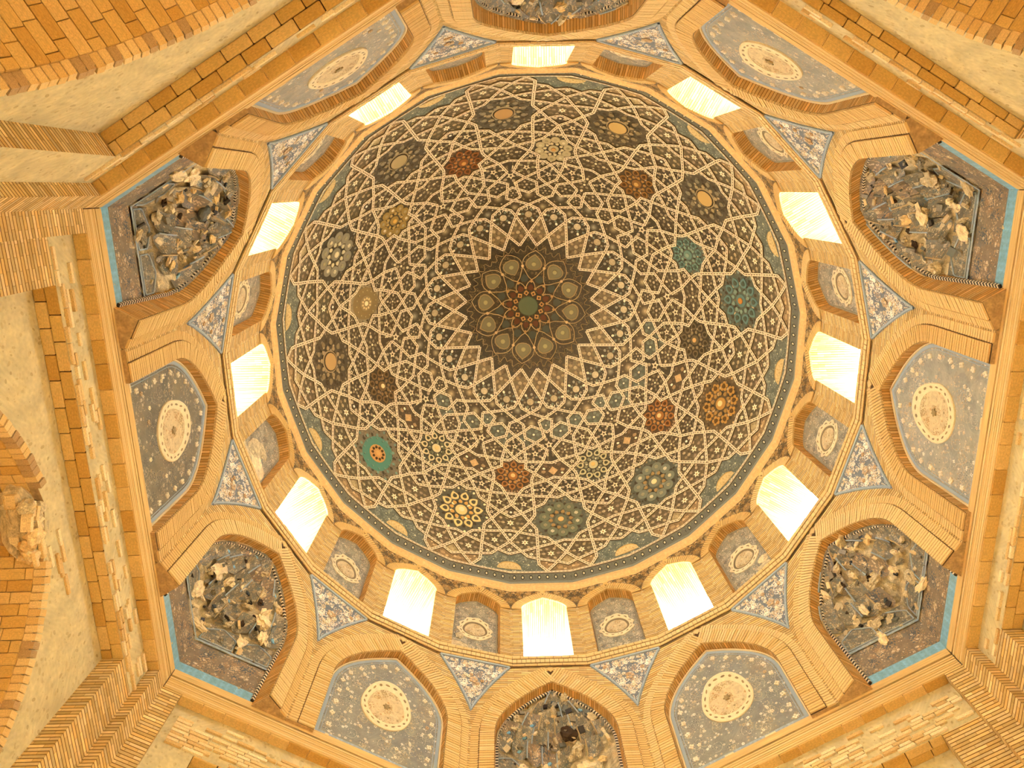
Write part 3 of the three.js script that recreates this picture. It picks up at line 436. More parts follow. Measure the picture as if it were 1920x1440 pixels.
// ---------------------------------------------------------------- the zone of twelve big arches
const arcade = struct('wall_arcade');
const B = { w: 0.945, z0: 8.2, zs: 9.4, za: 10.51 }, BH = 5 * Math.tan(15 * RAD);
const bigPts = opening(B.w, B.z0, B.zs, B.za, 14);
const spanH = (t) => 0.658 * (1 - t) * (1 - 0.3 * t), spanZ = (t) => 10.94 - 1.07 * t, spanD = (h) => 0.1765 - 0.268 * h;
const sideCurve = []; for (let i = 0; i <= 10; i++) { const h = spanH(i / 10); sideCurve.push([-h * Math.cos(15 * RAD) + (5 + spanD(h)) * Math.sin(15 * RAD), spanZ(i / 10)]); }
const faceOut = [[-BH, B.z0], [BH, B.z0], ...sideCurve.slice().reverse(), ...sideCurve.map(([x, y]) => [-x, y])];
const bigFace = plate(yy(faceOut), [yy(bigPts.slice(1, -1).concat([[B.w, B.z0 + 0.001]], []).concat([[-B.w, B.z0 + 0.001]]))]);
const bigReveal = (d) => strip(yy(bigPts), 0, -d);
const pierSoffit = (d) => mergeGeometries([-1, 1].map((s) => { const x0 = s < 0 ? -BH : B.w, x1 = s < 0 ? -B.w : BH; return quads([[[x0, B.z0 + FL, 0, 0, x0], [x1, B.z0 + FL, 0, 0, x1]], [[x0, B.z0 + FL, -d, d, x0], [x1, B.z0 + FL, -d, d, x1]]]); }));
const bigBed = (() => { const a = opening(B.w + 0.004, B.z0, B.zs, B.za + 0.004, 14), b = opening(B.w + 0.245, B.z0, B.zs, B.za + 0.33, 14); return plate(yy([...a, ...b.reverse()])); })();
const ringMid = opening(B.w + 0.122, B.z0, B.zs, B.za + 0.17, 14), ringSpots = resample(ringMid, 0.0465);
const outerMid = (() => opening(B.w + 0.315, B.z0, B.zs, B.za + 0.4, 14))(), outerSpots = resample(outerMid, 0.0465).filter(([x, y]) => { const c = sideCurve; let lim = BH; for (let i = 0; i + 1 < c.length; i++) if (y <= c[i][1] && y >= c[i + 1][1]) lim = c[i][0] + (c[i + 1][0] - c[i][0]) * (c[i][1] - y) / (c[i][1] - c[i + 1][1]); return Math.abs(x) + 0.06 < lim && y < 10.86; });
let a2;
for (let k = 0; k < 12; k++) {
  const az = 30 * k, f = sub('arcade_face', arcade, az, 5), niche = k % 2 === 0;
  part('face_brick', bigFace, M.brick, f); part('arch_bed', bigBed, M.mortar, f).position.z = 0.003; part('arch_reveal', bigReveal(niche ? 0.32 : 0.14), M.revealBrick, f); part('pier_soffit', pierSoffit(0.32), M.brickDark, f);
  // the bricks of the three arches that show largest are parts; those of the others are joined, one piece to an arch
  const single = az === 0 || az === 30 || az === 330, a = single ? sub('brick_arch', arcade, az, 5) : null, joined = [];
  for (const [x, y, tx, ty] of ringSpots) { const top = Math.max(0, y - B.zs) / (B.za - B.zs), z = 0.006 + rr(0, 0.006), l = 0.225 + 0.05 * top * top, q = Math.atan2(ty, tx); single ? box('brick', a, pick(M.bricks), x, y + FL, z, 0.034, l, 0.04, q) : bakeBox(joined, x, y + FL, z, 0.034, l, 0.04, q); }
  if (!single) { a2 = stuff(part('brick_arch', mergeGeometries(joined), M.bricks[k % 4], arcade)); place(a2, az, 5); }
  const list = []; for (const [x, y, tx, ty] of outerSpots) bakeBox(list, x, y + FL, 0.0 + rr(0, 0.005), 0.034, 0.115, 0.03, Math.atan2(ty, tx)); bakeBox(list, 0, 10.855 + FL, 0, 0.1, 0.1, 0.03, Math.PI / 4); stuff(part('outer_bricks', mergeGeometries(list), pick(M.bricks), f));
}
// ---------------------------------------------------------------- tile panels
const egg = (w, tip, bot, n = 28) => { const p = [], mid = bot + (tip - bot) * 0.42; for (let i = 0; i <= n; i++) { const t = -Math.PI / 2 + i / n * Math.PI, y = Math.sin(t) > 0 ? mid + (tip - mid) * Math.pow(Math.sin(t), 1.25) : mid + (mid - bot) * Math.sin(t); p.push([w * Math.pow(Math.cos(t), Math.sin(t) > 0 ? 0.9 : 1), y]); } return [...p, ...p.slice(1, -1).reverse().map(([x, y]) => [-x, y])]; };
function ringPlate(outer, inner, depth) { // a raised band between two closed outlines with the same number of points
  const o = [...outer, outer[0]], n = [...inner, inner[0]], c = (p, q, t, z, v) => p.map((a, i) => [a[0] + (q[i][0] - a[0]) * t, a[1] + (q[i][1] - a[1]) * t, z, i * 0.05, v]);
  const rows = [c(o, n, 0, 0, 0), c(o, n, 0, depth * 0.7, 0.05), c(o, n, 0.12, depth, 0.1), c(o, n, 0.88, depth, 0.9), c(o, n, 1, depth * 0.7, 0.95), c(o, n, 1, 0, 1)];
  return mergeGeometries(rows.slice(1).map((r, i) => quads([rows[i], r])));
}
const fourDots = (() => { const gs = []; for (let k = 0; k < 4; k++) { const g = disc.clone(); g.scale(0.36, 0.36, 1); g.translate(0.5 * Math.cos(k * 1.5708 + 0.785), 0.5 * Math.sin(k * 1.5708 + 0.785), 0); gs.push(g); } return mergeGeometries(gs); })();
const loc = (pts, z0) => pts.map(([x, y]) => [x, y - z0]);
function wearPatch(o, x, y, z, w, h, k, mat = M.scar) { const m = part('plaster_patch', lump(0.5, k, 0.5), mat, o); m.position.set(x, y, z); m.scale.set(w, h, 0.05); return m; }
function bigPanel(az, label, pale) {
  const z0 = 8.24, o = thing('large_tile_panel', label, 'tile panel', 'six large arched tile panels', az, 5.14, z0), L = (i) => loc(opening(B.w - i, 8.24 + i, B.zs, B.za - 0.03 - i * 1.15, 14), z0);
  part('tile_field', plate(L(0.02)), pale === true ? M.fieldPale : pale || M.field, o).position.z = 0.004;
  part('backing', plate(L(-0.04), [], 0.02), M.scar, o).position.z = -0.025;
  part('edge_fillet', ringPlate(L(0.0), L(0.022), 0.03), M.cream, o);
  part('border_frame', ringPlate(L(0.023), L(0.075), 0.012, 0.003), M.teal, o);
  part('border_line', ringPlate(L(0.1), L(0.11), 0.01, 0.002), M.teal, o);
  part('bottom_band', plate([[-B.w + 0.07, 0.075], [B.w - 0.07, 0.075], [B.w - 0.07, 0.15], [-B.w + 0.07, 0.15]], [], 0.01, 0.003), M.teal, o);
  const e = loc(egg(0.41, 9.86, 8.88), z0), e2 = loc(egg(0.3, 9.66, 9.0), z0), md = sub('medallion', o); md.position.z = 0.004;
  part('medallion_rim', ringPlate(e, e2, 0.03), M.medallionRim, md); part('medallion_heart', plate(e2, [], 0.016), M.medallion, md); const eye = part('medallion_eye', starG(6, 0.62), T('#9c8a60'), md); eye.position.set(0, 9.32 - z0, 0.018); eye.scale.set(0.06, 0.06, 0.08);
  resample(L(0.185), 0.235).forEach(([x, y], i) => { const m = part('flower', fourDots, M.white, o); m.position.set(x, y, 0.004); m.scale.set(0.05, 0.05, 0.1); m.rotation.z = i; });
  for (let i = 0; i < 14; i++) { const x = rr(-0.72, 0.72), y = rr(0.35, 1.7); if (((x / 0.5) ** 2 + ((y - 1.05) / 0.62) ** 2) < 1 || Math.abs(x) > 0.8 - Math.max(0, y - 1.1) * 0.75) continue; const m = part('flower', flowerG, pick([M.white, M.white, T('#cdb48a')]), o); m.position.set(x, y, 0.004); m.scale.set(0.034, 0.034, 0.08); m.rotation.z = i; }
  for (const u of [-0.7, -0.5, -0.34, -0.12, 0.1, 0.3, 0.52, 0.74]) box('tile_fragment', o, M.white, u + rr(-0.05, 0.05), 0.03 + rr(0, 0.01), 0.03, rr(0.05, 0.13), rr(0.03, 0.05), 0.03, rr(-0.08, 0.08));
  return o;
}
bigPanel(30, 'large grey-blue arched tile panel with cream egg medallion, right of the bottom niche', false);
bigPanel(330, 'large grey-blue arched tile panel with cream egg medallion, left of the bottom niche', false);
bigPanel(90, 'large pale grey arched tile panel with cream egg medallion, at right edge of ring', true);
bigPanel(270, 'large dark arched tile panel with tan egg medallion, at left edge of ring', M.fieldDark);
bigPanel(150, 'large faded grey tile panel seen steeply foreshortened, upper right beside the top niche', true);
bigPanel(210, 'large faded grey tile panel seen steeply foreshortened, upper left beside the top niche', true);
const smallNotes = { 345: ['with bare plaster at lower left, left of the bottom window', [[-0.3, 0.28, 0.4, 0.34], [-0.05, 0.05, 0.8, 0.12], [-0.28, 0.62, 0.16, 0.18]]], 15: ['with a worn white lower edge, just right of the bottom window', [[0.05, 0.03, 0.75, 0.1]]], 45: ['with a broken corner, beside the lower right window', [[0.26, 0.3, 0.36, 0.2], [0.3, 0.5, 0.2, 0.2], [0.1, 0.05, 0.4, 0.08]]], 315: ['with a cream medallion, between the two lower left windows', [[-0.3, 0.06, 0.3, 0.1]]],
  75: ['with a ringed oval medallion, below the rightmost window', [[0.2, 0.04, 0.4, 0.1]]], 105: ['with a tall cream medallion, above the rightmost window', []], 135: ['foreshortened and dusty, above the upper right window', []], 165: ['foreshortened and pale, right of the top window', []], 195: ['foreshortened with crumbled plaster, left of the top window', [[-0.2, 0.1, 0.5, 0.2], [0.2, 0.06, 0.4, 0.14]]], 225: ['foreshortened and dusty, between the two upper left windows', []], 255: ['with a faint oval medallion, above the leftmost window', []], 285: ['mostly lost to broken plaster, below the leftmost window', [[-0.2, 0.3, 0.6, 0.5], [0.15, 0.55, 0.5, 0.5], [-0.1, 0.8, 0.4, 0.4], [0.25, 0.15, 0.4, 0.3], [-0.25, 0.06, 0.4, 0.16], [0.05, 1.0, 0.3, 0.3]]] };
for (let k = 0; k < 12; k++) {
  const az = 15 + 30 * k, z0 = 11.22, [note, worn] = smallNotes[az], o = thing('small_tile_panel', 'small arched tile panel ' + note, 'tile panel', 'small tile panels between the windows', az, 5.2, z0), L = (i) => loc(opening(W.w - i, W.z0 + i * 0.2, W.zs, W.za - i, 8), z0);
  part('tile_field', plate(L(0.0)), M.smallField, o).position.z = 0.002; part('backing', plate(L(-0.03), [], 0.02), M.scar, o).position.z = -0.03; part('border_frame', ringPlate(L(0.012), L(0.035), 0.012, 0.003), T('#a9a288'), o);
  if (az !== 285) { const e = loc(egg(0.33, 12.5, 11.8, 20).map(([x, y], i) => [x * (1 + 0.09 * Math.cos(i * 1.65)), y + 0.012 * Math.cos(i * 1.65)]), z0), e2 = loc(egg(0.24, 12.36, 11.9, 20), z0), e3 = loc(egg(0.2, 12.3, 11.93, 20), z0), md = sub('medallion', o); part('medallion_rim', ringPlate(e, e2, 0.02, 0.004), M.medallionRim, md); part('medallion_line', ringPlate(e2, e3, 0.012, 0.002), T('#8a7a58'), md); part('medallion_heart', plate(e3, [], 0.012), M.medallion, md); }
  worn.forEach(([x, y, w, h], i) => wearPatch(o, x, y, 0.01, w, h, az + i * 7, i % 3 === 1 ? M.rubble[2] : M.scar));
}
// triangular mosaic panels between the big arches
const spanNotes = { 15: 'right of the bottom niche under the worn small panel', 345: 'left of the bottom niche under the broken small panel', 45: 'left of the lower right niche', 315: 'right of the lower left niche', 75: 'below the rightmost window, beside the lower right niche', 105: 'above the rightmost window, below the upper right niche', 135: 'at upper right, left of the upper right niche', 165: 'at the top, right of the top niche', 195: 'at the top, left of the top niche', 225: 'at upper left, right of the upper left niche', 255: 'at left, below the upper left niche', 285: 'at left, above the lower left niche' };
{
  const sheet = (inset, off) => { const rows = []; for (let i = 0; i <= 14; i++) { const t = i / 14, tt = inset * 0.9 + t * (0.985 - inset * 2.8), h = Math.max(0.004, spanH(tt) - inset * 1.25), d = spanD(spanH(tt)); rows.push([-1, -0.5, 0, 0.5, 1].map((s) => [s * h, spanZ(tt) - 9.87, off - d + 0.0, s * h, spanZ(tt)])); } return quads(rows.map((r) => r.slice().reverse())); };
  const g = sheet(0.035, 0.006), bed = sheet(0, -0.004), rail = (s) => { const pts = []; for (let i = 0; i <= 10; i++) { const t = 0.02 + i / 10 * 0.95, h = spanH(t) - 0.03; pts.push(new THREE.Vector3(s * Math.max(0.005, h), spanZ(t) - 9.87, 0.006 - spanD(spanH(t)))); } return new THREE.TubeGeometry(new THREE.CatmullRomCurve3(pts), 20, 0.022, 5); };
  const rl = rail(-1), rg = rail(1);
  for (let k = 0; k < 12; k++) {
    const az = 15 + 30 * k, o = thing('spandrel_panel', 'triangular blue and white mosaic panel ' + spanNotes[az], 'mosaic panel', 'triangular mosaic panels between the big arches', az, 5, 9.87);
    part('mosaic_field', g, M.spandrel, o); part('bed', bed, M.teal, o); part('edge_rail', rl, M.teal, o); part('edge_rail', rg, M.teal, o); box('edge_rail', o, M.teal, 0, 1.045, 0.004, 1.22, 0.04, 0.03);
    for (let i = 0; i < 9; i++) { const t = rr(0.08, 0.6), h = (spanH(t) - 0.12) * rr(-1, 1), m = part('flower', flowerG, i ? pick([M.white, M.white, T('#cfae80')]) : T('#cbb088'), o); m.position.set(i ? h : 0, spanZ(i ? t : 0.4) - 9.87, 0.008 - spanD(spanH(i ? t : 0.4))); m.scale.set(i ? 0.04 : 0.085, i ? 0.04 : 0.085, 0.07); m.rotation.z = i; }
  }
}
// ---------------------------------------------------------------- muqarnas niches in the corners of the hexagon
const wAt = (y) => { if (y <= B.zs) return B.w; const a = bigPts; for (let i = 1; i + 1 < a.length; i++) if (a[i][1] <= y && a[i + 1][1] >= y && a[i][0] <= 0) return -(a[i][0] + (a[i + 1][0] - a[i][0]) * (y - a[i][1]) / (a[i + 1][1] - a[i][1])); return 0; };
const hexDepth = (u) => 0.8405 - 0.5774 * Math.abs(u), frontDepth = (y) => 0.295 - 0.135 * Math.max(0, Math.min(1, (y - 8.4) / 2));
function nicheAt(s, y) { // s from -1 to 1 across the niche, y its height: the undamaged surface
  const w = Math.max(0.01, wAt(y) - 0.004), u = s * w, f = frontDepth(y), k = y < 9.35 ? 1 : Math.pow(Math.max(0, (10.49 - y) / (10.49 - 9.35)), 0.75); let d = f + (hexDepth(u) - hexDepth(w)) * k; if (y < 9.35) d = Math.max(f, hexDepth(u)); return new THREE.Vector3(u, y - 8.2, -d);
}
const nicheNotes = { 0: 'with a dark hole near its apex, bottom centre', 60: 'lower right, with cream scars across its middle', 120: 'upper right, mostly grey crumbling cells', 180: 'at the top edge, mostly cut off by the frame', 240: 'upper left, with a round dark boss near the arch', 300: 'lower left, with a white broken patch near the arch edge' };
for (let k = 0; k < 6; k++) {
  const az = 60 * k, o = thing('muqarnas_niche', 'ruined tiled muqarnas niche ' + nicheNotes[az], 'muqarnas niche', 'six ruined muqarnas niches', az, 5, 8.2); seed = 777 + k * 91;
  const sheet = (y0, y1, s0, s1, off, ny = 4, ns = 4, bulge = 0, rough = 0) => { const rows = []; for (let j = 0; j <= ny; j++) { const t = j / ny, row = []; for (let i = 0; i <= ns; i++) { const s = i / ns, p = nicheAt(s0 + (s1 - s0) * s, y0 + (y1 - y0) * t); p.z += off - bulge * Math.sin(Math.PI * s) * (1 - t * t); if (rough) p.z += rough * (perlin.noise(p.x * 6 + k * 5, p.y * 6, 1) + 0.6 * perlin.noise(p.x * 15 + k, p.y * 15, 4)); row.push([p.x, p.y, p.z, p.x + 0.3 * k, p.y]); } rows.push(row); } return quads(rows); };
  part('broken_plaster', sheet(8.25, 10.5, -1, 1, -0.06, 40, 36, 0, 0.1), M.scar, o);
  for (const [s0, s1] of [[-1, 0], [0, 1]]) { part('base_band', sheet(8.26, 8.42, s0, s1, 0.001, 1, 1), M.turquoise, o); part('wall_mosaic', sheet(8.42, 8.9, s0, s1, -0.004, 1, 1), M.nicheWall, o); part('teal_rail', sheet(8.9, 8.935, s0, s1, 0.022, 1, 1), M.teal, o); }
  // first tier: flat framed panels with pointed heads
  for (let i = 0; i < 4; i++) {
    if (rnd() < 0.2) continue; const s0 = -1 + i * 0.5, s1 = s0 + 0.5; part('tier_panel', sheet(8.95, 9.33, s0 + 0.02, s1 - 0.02, 0.008, 2, 2), M.nicheCell, o);
    const q = [[0.06, 0.04], [0.06, 0.62], [0.5, 0.96], [0.94, 0.62], [0.94, 0.04], [0.06, 0.04]].map(([a, b]) => { const p = nicheAt(s0 + a * 0.5, 8.95 + 0.38 * b); p.z += 0.014; return p; }); const c = new THREE.CurvePath(); for (let j = 0; j + 1 < q.length; j++) c.add(new THREE.LineCurve3(q[j], q[j + 1])); part('panel_frame', new THREE.TubeGeometry(c, 30, 0.011, 4), M.teal, o);
  }
  // stepped tiers of concave cells
  const tiers = [[9.35, 9.62, 8], [9.6, 9.84, 7], [9.82, 10.04, 6], [10.02, 10.24, 5], [10.22, 10.44, 3]];
  tiers.forEach(([y0, y1, n], j) => {
    for (let i = 0; i < n; i++) {
      const s0 = -1 + 2 * i / n, s1 = s0 + 2 / n; if (rnd() < 0.24) { if (rnd() < 0.7) { const p = nicheAt((s0 + s1) / 2, (y0 + y1) / 2), m = part('plaster_lump', lump(0.09, k * 31 + i * 7 + j, 0.7), rnd() < 0.5 ? M.rubble[2] : M.scar, o); m.position.set(p.x, p.y, p.z + 0.02); m.scale.set(rr(0.6, 1.1), rr(0.6, 1.2), 0.5); m.rotation.set(rr(0, 3), rr(0, 3), rr(0, 3)); } continue; }
      part('muqarnas_cell', sheet(y0, y1, s0 + 0.01, s1 - 0.01, 0.05, 4, 6, 0.1), rnd() < 0.75 ? M.nicheCell : M.nicheWall, o);
      for (const s of [s0 + 0.01]) { const pts = [0, 0.5, 1].map((t) => { const p = nicheAt(s, y0 + (y1 - y0) * t); p.z += 0.055; return p; }); if (rnd() < 0.75) part('cell_rib', new THREE.TubeGeometry(new THREE.CatmullRomCurve3(pts), 6, 0.012, 4), rnd() < 0.6 ? M.teal : T('#c2ab7c'), o); }
      if (rnd() < 0.5) { const p = nicheAt((s0 + s1) / 2, y0 + (y1 - y0) * 0.45), m = part('cell_star', starG(8, 0.6), pick([T('#d9c9a0'), T('#3c4a52'), M.turquoise]), o); m.position.set(p.x, p.y, p.z - 0.03); m.scale.set(0.05, 0.05, 0.08); }
    }
  });
  for (let i = 0; i < 14; i++) { const y = rr(9.0, 10.25), s = rr(-0.75, 0.75), p = nicheAt(s, y), m = part('plaster_lump', lump(0.065, k * 17 + i * 3, 0.8), pick([M.scar, M.rubble[2], M.rubble[1], M.scar, M.nicheCell]), o); m.position.set(p.x, p.y, p.z + 0.02); m.scale.set(rr(0.4, 1.4), rr(0.4, 1.6), rr(0.3, 0.7)); m.rotation.set(rr(-0.4, 0.4), rr(-0.4, 0.4), rr(0, 3)); }
  for (let i = 0; i < 5; i++) { const y = rr(9.4, 10.2), s = rr(-0.7, 0.7), p = nicheAt(s, y), m = part('dark_hollow', lump(0.07, k * 13 + i * 5, 0.6), M.hollow, o); m.position.set(p.x, p.y, p.z - 0.02); m.scale.set(rr(0.5, 1), rr(0.6, 1.3), 0.35); }
  const scars = { 0: [[-0.55, 0.9, 0.1, 1, 1.4], [-0.35, 0.5, 0.12, 0.8, 1.3], [0.45, 1.05, 0.1, 1.3, 0.8]], 60: [[-0.4, 1.25, 0.09, 0.6, 1.6], [-0.44, 0.98, 0.1, 1.1, 0.8], [-0.48, 0.68, 0.09, 0.7, 1.3], [0.42, 1.0, 0.1, 0.6, 1.8], [0.5, 0.7, 0.1, 1.3, 0.6], [0.05, 1.5, 0.1, 1.5, 0.7]], 120: [[-0.2, 1.5, 0.12, 1.4, 0.9], [0.3, 1.2, 0.12, 0.9, 1.3], [-0.45, 0.9, 0.1, 1, 1], [0.1, 0.8, 0.1, 1.4, 0.7]], 180: [[0.3, 1.5, 0.1, 1, 1], [-0.3, 1.4, 0.1, 1, 1]], 240: [[-0.62, 1.1, 0.13, 0.8, 1.3], [-0.55, 1.45, 0.12, 1, 1], [-0.6, 0.7, 0.12, 0.6, 1.5], [0.3, 0.75, 0.08, 1.4, 0.5]], 300: [[0.55, 1.45, 0.14, 1, 1], [0.68, 1.2, 0.1, 1, 1.2], [0.5, 1.0, 0.09, 1, 1.3], [-0.5, 1.45, 0.12, 1, 1.4], [-0.55, 0.95, 0.12, 0.7, 1.6], [-0.1, 0.85, 0.08, 1.6, 0.6]] }[az];
  scars.forEach(([x, y, r, sx, sy], i) => { const w = wAt(y + 8.2), p = nicheAt(Math.max(-0.93, Math.min(0.93, x / w)), y + 8.2), m = part('plaster_scar', lump(r, az + i * 3.7, 0.85), i % 2 && az !== 300 ? M.scar : M.rubble[2], o); m.position.set(p.x, p.y, p.z + 0.03); m.scale.set(sx, sy, 0.4); });
  for (const [a, x, y, r] of [[0, 0.22, 1.6, 0.17], [180, 0.05, 1.52, 0.12]]) if (a === az) { const p = nicheAt(x / wAt(y + 8.2), y + 8.2), m = part('hole', lump(r, 5, 0.6), M.hollow, o); m.position.set(p.x, p.y, p.z + 0.03); m.scale.set(0.8, 1, 0.4); }
  if (az === 240) { const p = nicheAt(-0.1 / 0.6, 9.9), m = part('boss', lump(0.12, 9, 0.1), T('#5c6058'), o); m.position.set(p.x, p.y, p.z + 0.05); m.scale.z = 0.6; const st = part('boss_star', starG(8, 0.6), M.white, m); st.position.z = 0.11; st.scale.set(0.05, 0.05, 0.1); }
  for (let i = 0; i < 64; i++) { const y = rr(8.95, 10.3), s = rr(-0.88, 0.88), p = nicheAt(s, y), m = box('tile_shard', o, pick([M.rubble[2], M.rubble[0], M.scar, M.scar, M.nicheCell, M.nicheCell, M.black, T('#d9cba8'), T('#8c8268'), T('#6c726a')]), p.x, p.y, p.z + rr(-0.01, 0.05), rr(0.02, 0.09), rr(0.02, 0.12), rr(0.015, 0.04)); m.rotation.set(rr(-0.6, 0.6), rr(-0.6, 0.6), rr(0, 3)); }
  // beaded edging along the back of the arch
  const light = [], dark = []; resample(opening(B.w - 0.02, 8.28, B.zs, B.za - 0.025, 14), 0.026).forEach(([x, y, tx, ty], i) => bakeBox(i % 2 ? light : dark, x, y - 8.2, -frontDepth(y) + 0.01, 0.026, 0.045, 0.03, Math.atan2(ty, tx)));
  stuff(part('light_edging', mergeGeometries(light), M.white, o)); stuff(part('dark_edging', mergeGeometries(dark), M.black, o));
}

// ---------------------------------------------------------------- the six sides of the hall below the cornice
const HA = 5.058, HX = HA * Math.tan(30 * RAD), R1 = 2.67, R2 = 2.18, ZT = 7.92;
const iwan = (w = 2.1) => { const p = [], n = 14; for (let i = 0; i <= n; i++) { const t = i / n, k = 1 - t; p.push([w * (k * k * k + 3 * k * k * t * 0.98 + 3 * k * t * t * 0.62), 4.6 * k * k * k + 3 * k * k * t * 5.75 + 3 * k * t * t * 6.72 + 7.02 * t * t * t]); } return [[-w, -FL], ...p.map((q) => [-q[0], q[1]]), ...p.slice(0, -1).reverse(), [w, -FL]]; };
const iwanPts = iwan(), IW = 2.3, DOOR = opening(0.8, -FL, 1.5, 2.4, 8), FAC = 9.2 - HA;
const wallNames = { 30: 'wall_southeast', 90: 'wall_east', 150: 'wall_northeast', 210: 'wall_northwest', 270: 'wall_west', 330: 'wall_southwest' };
const flip = (g) => { const ix = g.index.array; for (let i = 0; i < ix.length; i += 3) { const t = ix[i]; ix[i] = ix[i + 1]; ix[i + 1] = t; } g.computeVertexNormals(); return g; };
const rectXY = (x0, x1, y0, y1, z) => { const g = plate(yy([[x0, y0], [x1, y0], [x1, y1], [x0, y1]])); g.translate(0, 0, z); return g; };
const floorXZ = (x0, x1, y, z0, z1) => quads([[[x0, y + FL, z0, 0, x0], [x1, y + FL, z0, 0, x1]], [[x0, y + FL, z1, Math.abs(z1 - z0), x0], [x1, y + FL, z1, Math.abs(z1 - z0), x1]]]);
const wallYZ = (x, y0, y1, z0, z1) => quads([[[x, y0 + FL, z0, z0, y0], [x, y1 + FL, z0, z0, y1]], [[x, y0 + FL, z1, z1, y0], [x, y1 + FL, z1, z1, y1]]]);
for (const [azs, name] of Object.entries(wallNames)) {
  const az = +azs, o = struct(name); place(o, az, HA); seed = 4000 + az;
  const ZR = az === 30 || az === 330 ? 7.3 : az === 270 ? 7.47 : az === 90 ? 7.58 : 7.64, D1 = 0.15, D2 = az === 150 ? 0.33 : 0.4;
  // cornice of thin courses
  for (let i = 0; i < 6; i++) { const z = ZT + 0.004 + i * 0.0355; box('cornice_course', o, M.bricks[(i * 3 + az / 30) % 4], 0, z + 0.0165 + FL, -0.1 + rr(0, 0.006), 2 * HX - 0.02, 0.027, 0.2); }
  box('cornice_ledge', o, M.bricks[1], 0, 8.215 + FL, -0.096, 2 * HX - 0.02, 0.11, 0.2); part('cornice_bed', rectXY(-HX, HX, ZT, 8.27, -0.02), M.mortar, o); part('cornice_top', floorXZ(-HX, HX, 8.27, -0.012, -0.36), M.brickDark, o);
  for (let u = -2.6; u < 2.6; u += rr(0.2, 0.7)) if (rnd() < 0.5) box('loose_brick', o, pick(M.rubble), u, 8.285 + FL, -0.03, rr(0.05, 0.16), 0.03, 0.06);
  // corner pilasters
  for (const s of [-1, 1]) {
    part('pilaster_face', rectXY(s < 0 ? -HX : R1, s < 0 ? -R1 : HX, -FL, ZT, 0), M.brick, o); part('pilaster_side', wallYZ(s * R1, -FL, ZT, 0, -D1), M.brick, o);
    part('inner_pilaster_face', rectXY(s < 0 ? -R1 : R2, s < 0 ? -R2 : R1, -FL, ZR, -D1), az % 180 === 90 || az === 30 ? M.brick : M.plaster, o); part('inner_pilaster_side', wallYZ(s * R2, -FL, ZR, -D1, -D2), M.brick, o);
  }
  part('frieze', rectXY(-R1, R1, ZR, ZT, -D1), M.plaster, o);
  // rubble bricks showing through the lost plaster of the frieze
  const rows = Math.floor((ZT - ZR - 0.06) / 0.048);
  for (let r = 0; r < rows; r++) { const y = ZR + 0.03 + r * 0.048, bare = az === 30 || az === 330 ? (r < rows - 2 ? 0.8 : 0.12) : r < 2 ? 0.75 : 0.16; for (let u = -R1 + 0.1; u < R1 - 0.15;) { const l = rr(0.14, 0.27); if (rnd() < bare * (0.6 + 0.8 * Math.max(0, perlin.noise(u * 1.3, r * 0.4, az) + 0.4))) box('frieze_brick', o, pick(M.rubble), u + l / 2, y + FL, -D1 + rr(0.0, 0.012), l - 0.015, 0.037, 0.05); u += l; } }
  // square bricks of the two soffits
  part('soffit_bed', floorXZ(-R1, R1, ZT + 0.012, 0, -D1), M.mortar, o); part('soffit_bed', floorXZ(-R2, R2, ZR + 0.012, -D1, -D2), M.mortar, o);
  for (let u = -R1; u < R1 - 0.05;) { const l = Math.min(rr(0.27, 0.32), R1 - u); box('soffit_brick', o, pick(M.tiles), u + l / 2, ZT + 0.02 + FL - rr(0, 0.008), -D1 / 2 - 0.004 + rr(-0.006, 0.006), l - 0.012, 0.05, D1 - 0.004, 0, CHAMFER); u += l; }
  for (const row of [0, 1]) { const d = (D2 - D1) / 2; for (let u = -R2 - row * 0.12; u < R2 - 0.05;) { const l = Math.min(rr(0.27, 0.33), R2 - u), u0 = Math.max(u, -R2); if (l - (u0 - u) > 0.06) box('soffit_brick', o, pick(M.tiles), (u0 + u + l) / 2, ZR + 0.02 + FL - rr(0, 0.012), -D1 - d * (row + 0.5), u + l - u0 - 0.012, 0.05, d - 0.01, 0, CHAMFER); u += l; } }
  // plastered wall with the big pointed arch and its vault
  part('plaster_wall', (() => { const g = plate(yy([[-R2, -FL], [-2.1, -FL], ...iwanPts.slice(1, -1), [2.1, -FL], [R2, -FL], [R2, ZR], [-R2, ZR]])); g.translate(0, 0, -D2); return g; })(), M.plaster, o);
  resample(iwanPts.filter((p) => p[1] > 4.5), 0.078).forEach(([x, y, tx, ty], i) => { if (y < 5.3 || (az === 270 && Math.abs(x - 0.2) < 0.35)) return; box('arch_brick', o, pick([...M.bricks, M.brickDark]), x + ty * -0.045, y + tx * 0.045 + FL, -D2 - 0.04 + rr(0.008, 0.02), 0.066, 0.1, 0.12, Math.atan2(ty, tx)); });
  part('vault', strip(yy(iwanPts), -D2, -D2 - IW), az === 210 || az === 150 || az === 270 ? M.brickDark : M.brick, o);
  if (az === 210 || az === 150 || az === 270) resample(iwanPts.filter((p) => p[1] > 4.5), 0.118).forEach(([x, y, tx, ty], i) => { if (y < 5.5 || (az === 210 && x < -0.9) || (az === 150 && x > 0.9) || (az === 270 && (x > 0.0 && x < 0.45))) return; for (let d = -(i % 3) * 0.09; d < 1.3;) { const l = rr(0.24, 0.31), a = Math.max(0, d); if (d + l - a > 0.05) box('vault_brick', o, pick(M.tiles), x - ty * -0.012, y - tx * -0.012 + FL, -D2 - 0.085 - (a + d + l) / 2, 0.108, 0.05, d + l - a - 0.01, Math.atan2(ty, tx), CHAMFER); d += l; } });
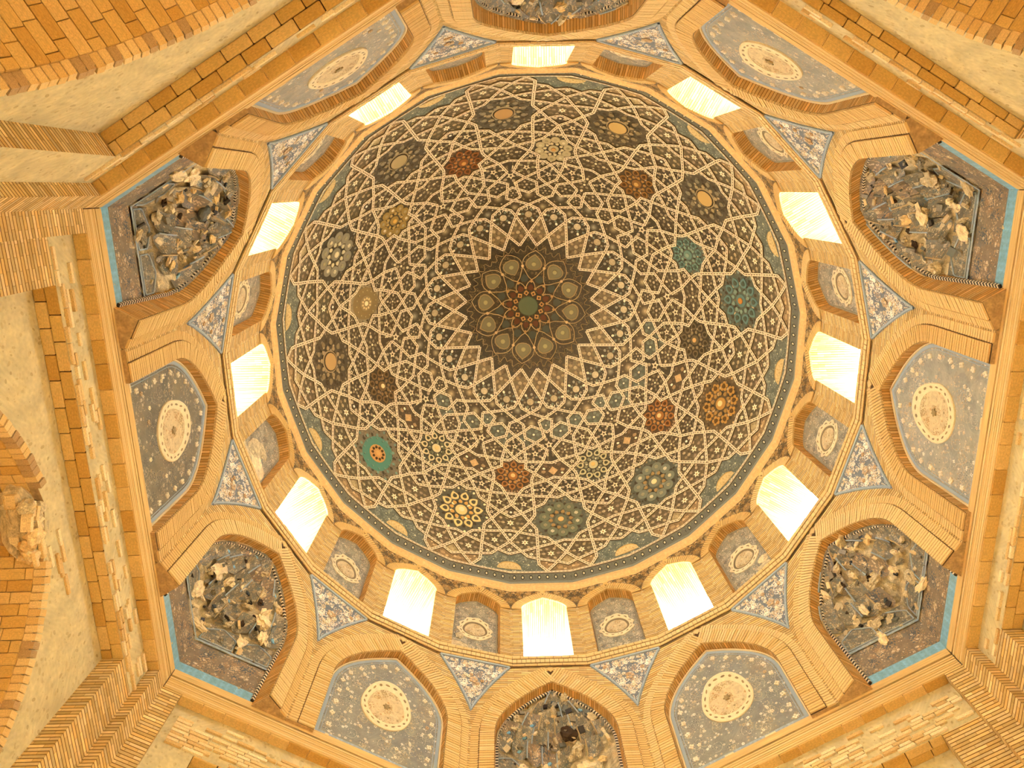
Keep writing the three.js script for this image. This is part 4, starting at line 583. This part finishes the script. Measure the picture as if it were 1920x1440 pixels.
  if (az === 270) for (let i = 0; i < 22; i++) { const m = part('broken_brick', i % 2 ? lump(0.1, i * 3, 0.6) : BOX, pick([...M.rubble, M.scar]), o); m.position.set(rr(-0.15, 0.55), 6.82 + rr(-0.1, 0.2) + FL, -D2 - rr(-0.02, 0.3)); m.scale.set(...(i % 2 ? [0.8, 0.8, 0.8] : [rr(0.1, 0.2), 0.045, 0.1])); m.rotation.z = rr(-0.6, 0.6); }
  if (az === 270) { for (let i = 0; i < 12; i++) box('frieze_brick', o, pick(M.rubble), rr(0, 1.1), 6.95 + rr(-0.25, 0.2) + FL, -D2 + 0.005, rr(0.15, 0.24), 0.04, 0.04); const m = part('broken_plaster', lump(0.42, 3, 0.4), M.scar, o); m.position.set(0.22, 6.98 + FL, -D2 - 0.22); m.scale.set(1, 0.5, 0.5); }
  part('vault_back', (() => { const g = plate(yy([[-2.1, -FL], ...DOOR, [2.1, -FL], ...iwanPts.slice(1, -1).reverse()])); g.translate(0, 0, -D2 - IW); return g; })(), M.brick, o);
  part('door_reveal', strip(yy(DOOR), -D2 - IW, -FAC), M.brick, o);
  const FX = 9.2 * Math.tan(30 * RAD); part('outer_wall', (() => { const g = plate(yy([[-FX, -FL], ...DOOR, [FX, -FL], [FX, 10.6], [-FX, 10.6]])); g.translate(0, 0, -FAC); return g; })(), M.roof, o);
}
{ // floor, ground outside, roof terrace
  const fl = new THREE.Mesh(new THREE.CircleGeometry(10.7, 6), M.stone); fl.rotation.set(-Math.PI / 2, 0, 0); fl.position.y = 0.002; fl.name = 'floor'; fl.userData.kind = 'structure'; shade(fl); scene.add(fl);
  const gr = new THREE.Mesh(new THREE.CircleGeometry(120, 48), M.ground); gr.rotation.x = -Math.PI / 2; gr.position.y = -0.02; gr.name = 'ground'; gr.userData.kind = 'structure'; shade(gr); scene.add(gr);
  const circ = (n, r, a0) => Array.from({ length: n }, (_, i) => [r * Math.sin((a0 + 360 / n * i) * RAD), r * Math.cos((a0 + 360 / n * i) * RAD)]);
  const rf = new THREE.Mesh(plate(circ(6, 10.62, 0), [circ(24, 5.8 / Math.cos(7.5 * RAD), 7.5).reverse()], 0.3), M.roof); rf.rotation.x = -Math.PI / 2; rf.position.y = 10.55 + FL; rf.name = 'roof_terrace'; rf.userData.kind = 'structure'; shade(rf); scene.add(rf);
}
if (globalThis.__dump) console.log(clock(0));
renderer.render(scene, camera);
